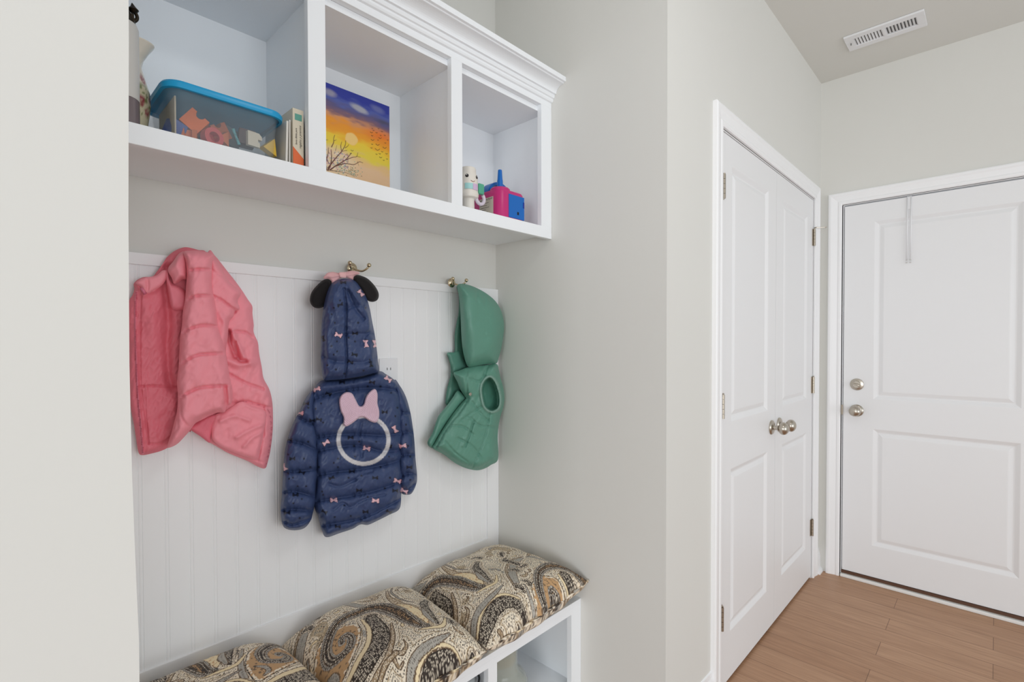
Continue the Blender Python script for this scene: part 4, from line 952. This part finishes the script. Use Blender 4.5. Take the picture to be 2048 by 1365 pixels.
# ------------------------------------------------------------------ objects in the left shelf compartment
# floral pitcher
ZS1 = ZF+0.0002
cx_, cy_ = 0.1985, 1.2895
t = thing('floral_pitcher', 'cream ceramic pitcher with rose pattern and flared lip on shelf', 'pitcher', (cx_, cy_, ZS1))
prof = [(0.0, 0.0), (0.040, 0.0), (0.042, 0.006), (0.050, 0.040), (0.0555, 0.078), (0.054, 0.105), (0.046, 0.132), (0.039, 0.155), (0.0385, 0.170), (0.043, 0.186), (0.050, 0.198), (0.051, 0.200), (0.050, 0.2005), (0.046, 0.192), (0.036, 0.175), (0.034, 0.160), (0.040, 0.13), (0.048, 0.09), (0.036, 0.008), (0.0, 0.006)]
bm = bmesh.new()
lathe(bm, [(r*0.9, h*1.0) for r, h in prof], (cx_, cy_, ZS1), 'Z', 96)
bmesh.ops.subdivide_edges(bm, edges=[e for e in bm.edges if abs(e.verts[0].co.z-e.verts[1].co.z) > 0.012], cuts=6, use_grid_fill=True)
for v_ in bm.verts:     # pull the spout out and up
    h = v_.co.z-ZS1
    if h > 0.15:
        a = math.atan2(v_.co.y-cy_, v_.co.x-cx_); k = max(0, math.cos(a+0.35))**3*smoothstep((h-0.15)/0.05)
        v_.co.x += 0.012*k*math.cos(-0.35); v_.co.y += 0.012*k*math.sin(-0.35); v_.co.z += 0.003*k
pit = finish(bm, 'jug_body', mat('floral_ceramic', rough=0.18, attr=True, coat=0.4), t, True)
co = np.zeros(len(pit.data.vertices)*3); pit.data.vertices.foreach_get('co', co); co = co.reshape(-1, 3)
ang = np.arctan2(co[:, 1], co[:, 0]); AP = np.stack([ang*0.05, co[:, 2]], 1)
cols = np.tile(lin((222, 212, 196)), (len(co), 1)); low = np.clip((0.125-AP[:, 1]+0.02*vnoise(AP, 0.02))/0.02, 0, 1)
cols = mixc(cols, (196, 186, 150), low*0.8)
k = (vnoise(AP, 0.010)+0.5*vnoise(AP+9, 0.005) > 0.22)*low; cols = mixc(cols, (96, 112, 56), k*0.85)
for aa, hh, rr in ((-0.75, 0.125, 0.011), (-1.0, 0.075, 0.013), (-0.6, 0.060, 0.010), (-1.3, 0.10, 0.010), (-0.35, 0.09, 0.011), (-1.5, 0.05, 0.012)):
    r = np.hypot(AP[:, 0]-aa*0.05, (AP[:, 1]-hh)*0.9)/rr+0.5*vnoise(AP, 0.006); cols = mixc(cols, (142, 44, 66), np.clip((1-r)/0.2, 0, 1)*(0.75+0.25*np.sin(r*14)))
setcol(pit.data, cols)
bm = bmesh.new(); tube(bm, spline([(cx_-0.036, cy_+0.012, ZS1+0.172), (cx_-0.054, cy_+0.018, ZS1+0.165), (cx_-0.058, cy_+0.02, ZS1+0.12), (cx_-0.047, cy_+0.014, ZS1+0.075)], 5).tolist(), 0.006, 10); finish(bm, 'handle', mat('cream_glaze', (222, 212, 196), 0.2), t, True)
# iron-topped frosted lantern
lx, ly = 0.1855, 1.2090
t = thing('lantern', 'white frosted glass lantern with dark iron scroll finial on shelf beside pitcher', 'lantern', (lx, ly, ZS1))
FROST = mat('frosted_glass', (226, 224, 220), 0.35, trans=0.25)
bm = bmesh.new(); lathe(bm, [(0, 0.052), (0.0300, 0.052), (0.0300, 0.188), (0.027, 0.196), (0.0, 0.198)], (lx, ly, ZS1), 'Z', 48); finish(bm, 'glass_body', FROST, t, True, 40)
bm = bmesh.new(); lathe(bm, [(0, 0), (0.0292, 0), (0.0298, 0.004), (0.0298, 0.0515), (0, 0.0515)], (lx, ly, ZS1), 'Z', 48); finish(bm, 'base', mat('smoky_base', (112, 100, 104), 0.2, coat=0.5), t, True, 40)
IRON = mat('dark_iron', (44, 36, 26), 0.4, 0.7, bump=(200, 0.3, 0.001))
bm = bmesh.new(); lathe(bm, [(0, 0.1985), (0.024, 0.1985), (0.024, 0.206), (0.019, 0.217), (0.011, 0.228), (0.0, 0.232)], (lx, ly, ZS1), 'Z', 28)
for k in range(10):
    a = 2*math.pi*k/10; box(bm, lx+0.0215*math.cos(a)-0.003, lx+0.0215*math.cos(a)+0.003, ly+0.0215*math.sin(a)-0.003, ly+0.0215*math.sin(a)+0.003, ZS1+0.1985, ZS1+0.214)
cap = finish(bm, 'cap', IRON, t, True, 40)
f_ = onY(np.array([250., 262, 272, 274.3, 272, 266]), np.array([43., 44.5, 41, 35, 28, 18]), ly)
bm = bmesh.new(); pp = [(lx, ly, ZS1+0.230)]+[tuple(q) for q in f_]
tube(bm, spline(pp, 5).tolist(), 0.0032, 8)
g_ = onY(np.array([255.5, 262, 268, 271]), np.array([17., 24, 28, 27]), ly); 
tube(bm, [tuple(onY(np.array([264.]), np.array([6.]), ly)[0]), tuple(onY(np.array([266.]), np.array([14.]), ly)[0]), tuple(onY(np.array([266.]), np.array([20.]), ly)[0]), tuple(onY(np.array([267.5]), np.array([27.]), ly)[0])], [0.0008, 0.0045, 0.0095, 0.004], 12)
finish(bm, 'scroll_finial', IRON, cap, True, 50)

# clear storage bin with blue lid
bxa, bxb, bya, byb = 0.262, 0.482, 1.199, 1.385
t = thing('storage_bin', 'clear plastic storage bin with bright blue lid full of toy blocks', 'bin', ((bxa+bxb)/2, (bya+byb)/2, ZS1))
CLEAR = mat('clear_plastic', (190, 200, 206), 0.12, alpha=0.13, coat=0.3)
BLUE = mat('blue_lid_plastic', (24, 160, 214), 0.32)
def rrect(x0, x1, y0, y1, r, n=8):
    out = []
    for cx, cy, a0 in ((x1-r, y1-r, 0), (x0+r, y1-r, 90), (x0+r, y0+r, 180), (x1-r, y0+r, 270)):
        for k in range(n+1): a = math.radians(a0+90*k/n); out.append((cx+r*math.cos(a), cy+r*math.sin(a)))
    return out
def loft(bm, rings, cap0=True, cap1=True):
    vr = [[bm.verts.new((x, y, z)) for x, y in pts] for pts, z in rings]
    n = len(vr[0])
    for a, b in zip(vr, vr[1:]):
        for k in range(n): bm.faces.new((a[k], a[(k+1) % n], b[(k+1) % n], b[k]))
    if cap0: bm.faces.new(vr[0][::-1])
    if cap1: bm.faces.new(vr[-1])
bm = bmesh.new()
loft(bm, [(rrect(bxa+0.014-0.0, bxb-0.014, bya+0.010, byb-0.012, 0.018), ZS1), (rrect(bxa+0.010, bxb-0.010, bya+0.006, byb-0.008, 0.022), ZS1+0.004), (rrect(bxa+0.001, bxb-0.001, bya+0.001, byb-0.001, 0.028), ZS1+0.100), (rrect(bxa-0.003, bxb+0.003, bya-0.002, byb+0.003, 0.030), ZS1+0.103), (rrect(bxa-0.003, bxb+0.003, bya-0.002, byb+0.003, 0.030), ZS1+0.107),
          (rrect(bxa+0.000, bxb-0.000, bya+0.002, byb-0.002, 0.028), ZS1+0.107), (rrect(bxa+0.0025, bxb-0.0025, bya+0.003, byb-0.0035, 0.026), ZS1+0.100), (rrect(bxa+0.012, bxb-0.012, bya+0.008, byb-0.010, 0.020), ZS1+0.004)], True, True)
finish(bm, 'tub', CLEAR, t, True, 40)
bm = bmesh.new()
loft(bm, [(rrect(bxa-0.004, bxb+0.004, bya-0.003, byb+0.004, 0.031), ZS1+0.1015), (rrect(bxa-0.010, bxb+0.010, bya-0.007, byb+0.010, 0.034), ZS1+0.1025), (rrect(bxa-0.011, bxb+0.011, bya-0.008, byb+0.011, 0.035), ZS1+0.112), (rrect(bxa-0.008, bxb+0.008, bya-0.006, byb+0.008, 0.033), ZS1+0.1165),
          (rrect(bxa+0.006, bxb-0.006, bya+0.008, byb-0.006, 0.025), ZS1+0.1165), (rrect(bxa+0.009, bxb-0.009, bya+0.010, byb-0.009, 0.022), ZS1+0.1125)], False, True)
# underside of the lid: inner rim so it is a closed thin shell
loft(bm, [(rrect(bxa-0.004, bxb+0.004, bya-0.003, byb+0.004, 0.031), ZS1+0.1015), (rrect(bxa-0.0035, bxb+0.0035, bya-0.0025, byb+0.0035, 0.030), ZS1+0.1085)], False, True)
finish(bm, 'lid', BLUE, t, True, 30)
# things in the bin
def toyblock(name, label, rgb, px, y_, size, rot, shape='u', grp='toys inside the blue-lidded bin', zmin=None):
    c = onY(px[0], px[1], y_)
    t = bmesh.new()
    s = size/2
    if shape == 'u':       # arched block
        pts = [(-s, -s), (s, -s), (s, s), (s*0.45, s)]+[(s*0.45*math.cos(a), s-0.5*s*math.sin(a)) for a in np.linspace(0, math.pi, 9)[1:-1]]+[(-s*0.45, s), (-s, s)]
        prism(t, pts, lambda p: Vector((p[0], -s*0.6, p[1])), lambda p: Vector((p[0], s*0.6, p[1])))
    elif shape == 'tri': prism(t, [(-s, -s), (s, -s), (0, s)], lambda p: Vector((p[0], -s*0.5, p[1])), lambda p: Vector((p[0], s*0.5, p[1])))
    elif shape == 'ring':
        lathe(t, [(s*0.55, -s*0.5), (s, -s*0.5), (s, s*0.5), (s*0.55, s*0.5), (s*0.55, -s*0.5)], (0, 0, 0), '-Y', 28)
    elif shape == 'puz':
        pts = [(-s, -s), (s*0.7, -s), (s*0.7, -s*0.3), (s*0.45, -s*0.3), (s*0.45, 0.1*s), (s, 0.1*s), (s, 0.6*s), (s*0.6, s), (-s, s)]
        prism(t, pts, lambda p: Vector((p[0], -s*0.3, p[1])), lambda p: Vector((p[0], s*0.3, p[1])))
    elif shape == 'cube': box(t, -s, s, -s, s, -s, s, s*0.12)
    elif shape == 'wrench':
        tube(t, [(0, 0, -s*1.6), (0, 0, -s*0.6), (0, 0, s*0.7), (0, 0, s*1.6)], [s*0.34, s*0.26, s*0.26, s*0.4], 12)
        for zz in (-s*0.5, s*0.5): lathe(t, [(0, 0.0), (s*0.16, 0.0), (s*0.14, 0.002), (0, 0.002)], (0, -s*0.25, zz), '-Y', 12)
    bmesh.ops.transform(t, matrix=Matrix.Rotation(math.radians(rot[2]), 4, 'Z') @ Matrix.Rotation(math.radians(rot[0]), 4, 'X') @ Matrix.Rotation(math.radians(rot[1]), 4, 'Y'), verts=t.verts[:])
    bmesh.ops.translate(t, verts=t.verts[:], vec=Vector(c))
    lowz = min(v_.co.z for v_ in t.verts)
    if lowz < ZS1+0.005: bmesh.ops.translate(t, verts=t.verts[:], vec=(0, 0, ZS1+0.005-lowz))
    hiz = max(v_.co.z for v_ in t.verts)
    if hiz > ZS1+0.093: bmesh.ops.translate(t, verts=t.verts[:], vec=(0, 0, ZS1+0.093-hiz))
    o = finish(t, name, mat(name+'_'+label.split()[0], rgb, 0.4), None, True, 30); tag(o, label, 'toy', grp); return o
toyblock('toy_block', 'bright orange arched toy block tilted on top of the heap in the bin', (255, 122, 40), (388, 240), 1.262, 0.040, (0, 38, -10))
toyblock('toy_block', 'orange block lying at the left bottom of the bin', (228, 122, 66), (378, 272), 1.262, 0.032, (90, 0, -20))
toyblock('toy_block', 'dull orange arched block in the middle of the bin behind the red ring', (222, 118, 74), (438, 258), 1.292, 0.036, (0, -30, 10))
toyblock('toy_block', 'orange block against the bin wall right of the red ring', (224, 126, 82), (447, 274), 1.245, 0.030, (0, 25, 30), 'tri')
toyblock('toy_ring', 'red round toy ring at the bottom of the bin', (214, 84, 84), (424, 276), 1.235, 0.040, (0, 0, 12), 'ring')
toyblock('toy_block', 'pale cream puzzle shaped block near the right end of the bin', (226, 216, 196), (508, 280), 1.232, 0.032, (0, 0, 8), 'puz')
toyblock('toy_block', 'yellow triangular block at the right end of the bin', (232, 190, 70), (540, 292), 1.236, 0.036, (0, 20, 15), 'tri')
toyblock('toy_block', 'small blue block at the left end of the bin', (92, 112, 176), (350, 258), 1.262, 0.030, (10, 15, 20), 'cube')
toyblock('toy_wrench', 'teal toy wrench standing tilted among the blocks in the bin', (96, 168, 176), (472, 274), 1.232, 0.021, (0, -22, 0), 'wrench')
toyblock('toy_block', 'grey block behind the teal wrench in the bin', (112, 118, 120), (452, 262), 1.318, 0.042, (0, 10, 25), 'cube')
toyblock('toy_block', 'dark grey block at the back of the bin', (96, 98, 102), (420, 240), 1.345, 0.046, (0, -14, 12), 'cube')
toyblock('toy_block', 'plum brown block behind the cream puzzle block', (134, 104, 100), (492, 270), 1.300, 0.036, (0, 4, -10), 'cube')
bm = bmesh.new(); box(bm, bxa+0.0135, bxa+0.0165, bya+0.020, byb-0.035, ZS1+0.006, ZS1+0.094, 0.0008); o = finish(bm, 'paper_card', mat('cream_card', (212, 200, 178), 0.7), None); tag(o, 'cream card standing against the left end inside the bin', 'card')

# booklets and book
PAPER = mat('booklet_paper', (226, 222, 214), 0.6); 
for k, (xa, w_, z1, lab, ln) in enumerate(((0.4955, 0.0050, 0.106, 'thin cream booklet leaning right beside the bin', 0.0), (0.5015, 0.0035, 0.112, 'thin white booklet squeezed against the paperback spine', 0.0))):
    bm = bmesh.new(); box(bm, xa, xa+w_, 1.2015+0.004*k, 1.33, ZS1, ZS1+z1, 0.0010)
    for v_ in bm.verts: v_.co.x += (v_.co.z-ZS1)*(0.03 if k == 0 else 0.012)-0.004*(1-k)
    o = finish(bm, 'booklet', PAPER, None); tag(o, lab, 'booklet', 'booklets beside the bin')
b0, b1, z1 = 0.5085, 0.5340, 1.8525
t = thing('paperback_book', 'cream paperback with teal and orange spine at the right shelf end', 'book', (0.521, 1.26, ZS1))
BK = mat('book_cover', (218, 208, 186), 0.5)
bm = bmesh.new(); box(bm, b0, b1, 1.200, 1.201, ZS1, z1); box(bm, b0, b0+0.0008, 1.2005, 1.335, ZS1, z1); box(bm, b1-0.0008, b1, 1.2005, 1.335, ZS1, z1)
finish(bm, 'cover', BK, t)
boxo('pages', PAPER, t, b0+0.001, b1-0.001, 1.2012, 1.332, ZS1+0.001, z1-0.002)
bm = bmesh.new(); box(bm, b0+0.005, b1-0.004, 1.1996, 1.1999, 1.826, 1.841); finish(bm, 'teal_emblem', mat('teal_print', (92, 158, 142), 0.5), t)
bm = bmesh.new(); prism(bm, [(b0, ZS1), (b1, ZS1), (b1, 1.738), (b0, 1.7625)], lambda p: Vector((p[0], 1.1996, p[1])), lambda p: Vector((p[0], 1.1999, p[1]))); finish(bm, 'orange_spine_print', mat('orange_print', (226, 108, 56), 0.5), t)
INK = mat('black_ink', (50, 44, 40), 0.6)
def text(body, size, M, m, parent, name='title_text', shear=0.0):
    cu = bpy.data.curves.new('txt', 'FONT'); cu.body = body; cu.size = size; cu.extrude = 0.00008; cu.shear = shear; cu.align_x = 'CENTER'; cu.align_y = 'CENTER'; cu.resolution_u = 3
    o = bpy.data.objects.new('txt', cu); C.objects.link(o)
    dg = bpy.context.evaluated_depsgraph_get(); me = bpy.data.meshes.new_from_object(o.evaluated_get(dg)); bpy.data.objects.remove(o)
    me.transform(M); off = _loc.get(parent.name, Vector((0, 0, 0))); me.transform(Matrix.Translation(-off)); me.materials.clear(); me.materials.append(m)
    q = bpy.data.objects.new(name, me); C.objects.link(q); q.parent = parent; _loc[q.name] = off; return q
Rt = Matrix.Rotation(math.radians(90), 4, 'X')
def face_negY(x, y, z, rot=0): return Matrix.Translation((x, y, z)) @ Rt @ Matrix.Rotation(math.radians(rot), 4, 'Z')
text('Santa Biblia para', 0.0060, face_negY(0.5165, 1.1997, 1.787, 90), INK, t, shear=0.3)
text('regalos y premios', 0.0076, face_negY(0.5260, 1.1997, 1.788, 90), INK, t, shear=0.3)

# ------------------------------------------------------------------ right compartment
# smiling bottle
bx, by = 1.083, 1.232
t = thing('toy_bottle', 'small white smiling toy bottle with mint and lilac panels on shelf', 'toy', (bx, by, ZS1))
WB = mat('bottle_white', (232, 226, 216), 0.4)
bm = bmesh.new(); lathe(bm, [(0, 0), (0.020, 0), (0.0205, 0.003), (0.0195, 0.040), (0.021, 0.046), (0.031, 0.050), (0.0335, 0.056), (0.0335, 0.064), (0.0315, 0.069), (0.0312, 0.112), (0.029, 0.122), (0.0255, 0.128), (0.0255, 0.140), (0.023, 0.1455), (0, 0.146)], (bx, by, ZS1), 'Z', 48); bod = finish(bm, 'bottle_body', WB, t, True, 45)
def patch(name, m, a0, a1, z0, z1, r=0.0322, parent=t):
    bm = bmesh.new(); n = 10; ri = []
    for rr in (r, r+0.0006):
        ri.append([[bm.verts.new((bx+rr*math.cos(math.radians(a0+(a1-a0)*k/n)), by+rr*math.sin(math.radians(a0+(a1-a0)*k/n)), z)) for k in range(n+1)] for z in (z0, z1)])
    for k in range(n):
        bm.faces.new((ri[1][0][k], ri[1][0][k+1], ri[1][1][k+1], ri[1][1][k])); bm.faces.new((ri[0][1][k], ri[0][1][k+1], ri[0][0][k+1], ri[0][0][k]))
        for l in (0, 1): bm.faces.new((ri[0][l][k], ri[0][l][k+1], ri[1][l][k+1], ri[1][l][k]))
    return finish(bm, name, m, parent, True, 40)
patch('mint_panel', mat('mint_print', (168, 218, 216), 0.5), -150, -104, ZS1+0.072, ZS1+0.090); patch('lilac_panel', mat('lilac_print', (214, 186, 218), 0.5), -103, -62, ZS1+0.071, ZS1+0.090)
EYE = mat('eye_black', (36, 28, 26), 0.3)
for a in (-138, -70):
    ca, sa = math.cos(math.radians(a)), math.sin(math.radians(a))
    bm = bmesh.new(); bmesh.ops.create_uvsphere(bm, u_segments=16, v_segments=8, radius=0.0055)
    for v_ in bm.verts: v_.co = Vector((v_.co.x, v_.co.y*0.25, v_.co.z))
    bmesh.ops.rotate(bm, verts=bm.verts[:], cent=(0, 0, 0), matrix=Matrix.Rotation(math.radians(a+90), 3, 'Z')); bmesh.ops.translate(bm, verts=bm.verts[:], vec=(bx+0.0315*ca, by+0.0315*sa, ZS1+0.113)); e = finish(bm, 'eye', EYE, t, True)
    bm = bmesh.new(); bmesh.ops.create_uvsphere(bm, u_segments=10, v_segments=6, radius=0.0014); bmesh.ops.translate(bm, verts=bm.verts[:], vec=(bx+0.0325*ca-0.0012, by+0.0325*sa, ZS1+0.1148)); finish(bm, 'eye_glint', WHITE, e, True)
bm = bmesh.new(); tube(bm, [(bx+0.0318*math.cos(math.radians(a)), by+0.0318*math.sin(math.radians(a)), ZS1+0.099-0.0035*math.cos((a+103)/13*1.5)) for a in np.linspace(-116, -90, 9)], 0.0008, 6); finish(bm, 'mouth', mat('mouth_brown', (150, 84, 50), 0.5), t, True)
MINT = mat('mint_green', (84, 170, 140), 0.35)
bm = bmesh.new(); box(bm, bx+0.024, bx+0.048, by-0.026, by-0.010, ZS1+0.066, ZS1+0.100, 0.004); finish(bm, 'green_fin', MINT, t, True, 40)
bm = bmesh.new(); tube(bm, [(bx+0.036+0.017*math.cos(a), by-0.018, ZS1+0.052+0.017*math.sin(a)) for a in np.linspace(0.9, -3.0, 14)], 0.0058, 10); finish(bm, 'handle', mat('pearl_handle', (214, 204, 216), 0.25), t, True)
# balloon pump
fy = 1.195
xa = float(onY(989., 400., fy+0.026)[0]); xb = float(onY(1052.5, 400., fy)[0]); yb2 = 1.345
t = thing('balloon_pump', 'magenta and blue electric balloon pump with carrying handle on shelf', 'pump', ((xa+xb)/2, (fy+yb2)/2, ZS1))
MAG = mat('magenta_plastic', (198, 44, 118), 0.34); PB2 = mat('blue_plastic', (10, 104, 190), 0.35); DBL = mat('deep_blue_plastic', (14, 48, 150), 0.4)
zt2 = ZS1+0.103
bm = bmesh.new()
loft(bm, [(rrect(xa+0.004, xb-0.004, fy+0.004, yb2-0.004, 0.026), ZS1), (rrect(xa, xb, fy, yb2, 0.030), ZS1+0.004), (rrect(xa, xb, fy, yb2, 0.030), zt2-0.008), (rrect(xa+0.003, xb-0.003, fy+0.003, yb2-0.003, 0.028), zt2-0.002), (rrect(xa+0.010, xb-0.010, fy+0.010, yb2-0.010, 0.022), zt2)])
finish(bm, 'housing', MAG, t, True, 35)
bm = bmesh.new(); nx_ = xa+0.036
lathe(bm, [(0, 0), (0.034, 0), (0.034, 0.010), (0.030, 0.014), (0, 0.016)], (nx_, fy+0.036, zt2-0.006), 'Z', 32); finish(bm, 'nozzle_boss', MAG, t, True, 40)
p0 = onY(1018., 381., fy-0.002); p1 = onY(1047., 437., fy-0.002)
bm = bmesh.new(); box(bm, p0[0], xb-0.012, fy-0.002, fy+0.004, ZS1+0.010, zt2-0.014, 0.001); bp_ = finish(bm, 'battery_door', PB2, t)
boxo('door_latch', DBL, bp_, xb-0.019, xb-0.013, fy-0.003, fy-0.0017, ZS1+0.052, ZS1+0.072); boxo('door_notch', DARK, bp_, (p0[0]+xb)/2-0.004, (p0[0]+xb)/2+0.004, fy-0.0026, fy-0.0018, ZS1+0.024, ZS1+0.034)
bm = bmesh.new(); lathe(bm, [(0, 0), (0.0105, 0), (0.0098, 0.028), (0.0090, 0.030), (0.0070, 0.062), (0.0060, 0.064), (0, 0.064)], (nx_-0.000, fy+0.036, zt2+0.008), 'Z', 24); finish(bm, 'nozzle', PB2, t, True, 40)
hx0, hx1 = xa-0.004+0.010, xb-0.012; hc = (hx0+hx1)/2+0.004; hw = (hx1-hx0)/2-0.004
bm = bmesh.new(); pts = [(hc+hw*math.cos(a), fy+0.085, zt2-0.008+0.046*math.sin(a)) for a in np.linspace(math.pi, 0, 19)]
q = bmesh.new(); rings = []
for i_, p in enumerate(pts):
    a = math.pi-math.pi*i_/18; nrm = Vector((math.cos(a), 0, math.sin(a)*1.2)).normalized()
    rings.append([q.verts.new(Vector(p)+nrm*s1+Vector((0, s2, 0))) for s1, s2 in ((-0.005, -0.018), (0.005, -0.018), (0.005, 0.018), (-0.005, 0.018))])
for a_, b_ in zip(rings, rings[1:]):
    for k in range(4): q.faces.new((a_[k], a_[(k+1) % 4], b_[(k+1) % 4], b_[k]))
q.faces.new(rings[0]); q.faces.new(rings[-1]); merge(bm, q); finish(bm, 'carry_handle', DBL if False else PB2, t, True, 30)
boxo('rear_valve', WHITE, t, nx_+0.030, nx_+0.050, fy+0.060, fy+0.072, zt2-0.001, zt2+0.014)
bm = bmesh.new(); box(bm, xa-0.0006, xa+0.0004, fy+0.032, fy+0.100, ZS1+0.012, ZS1+0.078); lb_ = finish(bm, 'rating_label', mat('label_paper', (206, 196, 178), 0.6), t)
Ml = Matrix.Translation((xa-0.0007, fy+0.066, ZS1+0.072)) @ Matrix.Rotation(math.radians(-90), 4, 'Z') @ Rt
text('BALLOON PUMP', 0.0082, Ml, INK, lb_, 'label_text')
bm = bmesh.new()
for k, w_ in enumerate((0.044, 0.036, 0.046, 0.030, 0.040, 0.034)):
    box(bm, xa-0.0009, xa-0.0005, fy+0.098-w_, fy+0.098, ZS1+0.0605-k*0.0075, ZS1+0.0617-k*0.0075)
pr = finish(bm, 'label_print', INK, lb_); pr['kind'] = 'stuff'

# ------------------------------------------------------------------ inside the bench
GLS = mat('green_jar_glass', (218, 222, 210), 0.06, alpha=0.38, coat=0.4)
jx, jy = 1.185, 1.205; jz = 0.1055
t = thing('glass_jar', 'large pale green glass jar with wide shoulder inside the bench', 'jar', (jx, jy, jz))
bm = bmesh.new(); lathe(bm, [(0, 0), (0.085, 0), (0.100, 0.010), (0.104, 0.025), (0.103, 0.052), (0.092, 0.074), (0.080, 0.084), (0.074, 0.090), (0.070, 0.100), (0.067, 0.112), (0.067, 0.215), (0.070, 0.222), (0.067, 0.226), (0.064, 0.222), (0.063, 0.112), (0.072, 0.086), (0.097, 0.050), (0.098, 0.025), (0.080, 0.010), (0, 0.008)], (jx, jy, jz), 'Z', 56); finish(bm, 'jar_glass', GLS, t, True, 60)
bm = bmesh.new(); lathe(bm, [(0, 0.128), (0.0605, 0.128), (0.0605, 0.160), (0.0, 0.160)], (jx, jy, jz), 'Z', 40); finish(bm, 'cork_stopper', mat('cork', (176, 158, 128), 0.8, bump=(120, 0.4, 0.002)), t, True, 40)
tx, ty, tz = 0.935, 1.092, 0.1055
t = thing('plastic_canister', 'clear plastic canister with black rim band in the bench opening', 'canister', (tx, ty, tz))
CLR2 = mat('clear_rim_plastic', (222, 226, 228), 0.1, alpha=0.6, coat=0.5); BLKP = mat('black_plastic', (28, 28, 30), 0.3)
bm = bmesh.new(); lathe(bm, [(0, 0), (0.040, 0), (0.044, 0.01), (0.045, 0.17), (0.047, 0.19), (0.042, 0.222), (0.030, 0.236), (0.0, 0.240), (0.0, 0.236), (0.028, 0.232), (0.039, 0.220), (0.044, 0.188), (0.042, 0.17), (0.041, 0.012), (0, 0.005)], (tx, ty, tz), 'Z', 48); finish(bm, 'canister_body', CLR2, t, True, 60)
bm = bmesh.new(); lathe(bm, [(0.0455, 0.186), (0.0485, 0.186), (0.0485, 0.200), (0.0455, 0.200), (0.0455, 0.186)], (tx, ty, tz), 'Z', 48); tube(bm, [(tx+0.046*math.cos(a), ty+0.046*math.sin(a), tz+0.214+0.018*math.sin(a+2.2)) for a in np.linspace(0, 2*math.pi, 33)], 0.0034, 8); tube(bm, [(tx-0.02, ty-0.043, tz+0.198), (tx-0.03, ty-0.038, tz+0.215), (tx-0.026, ty-0.026, tz+0.238)], 0.003, 8); finish(bm, 'black_rim', BLKP, t, True, 40)
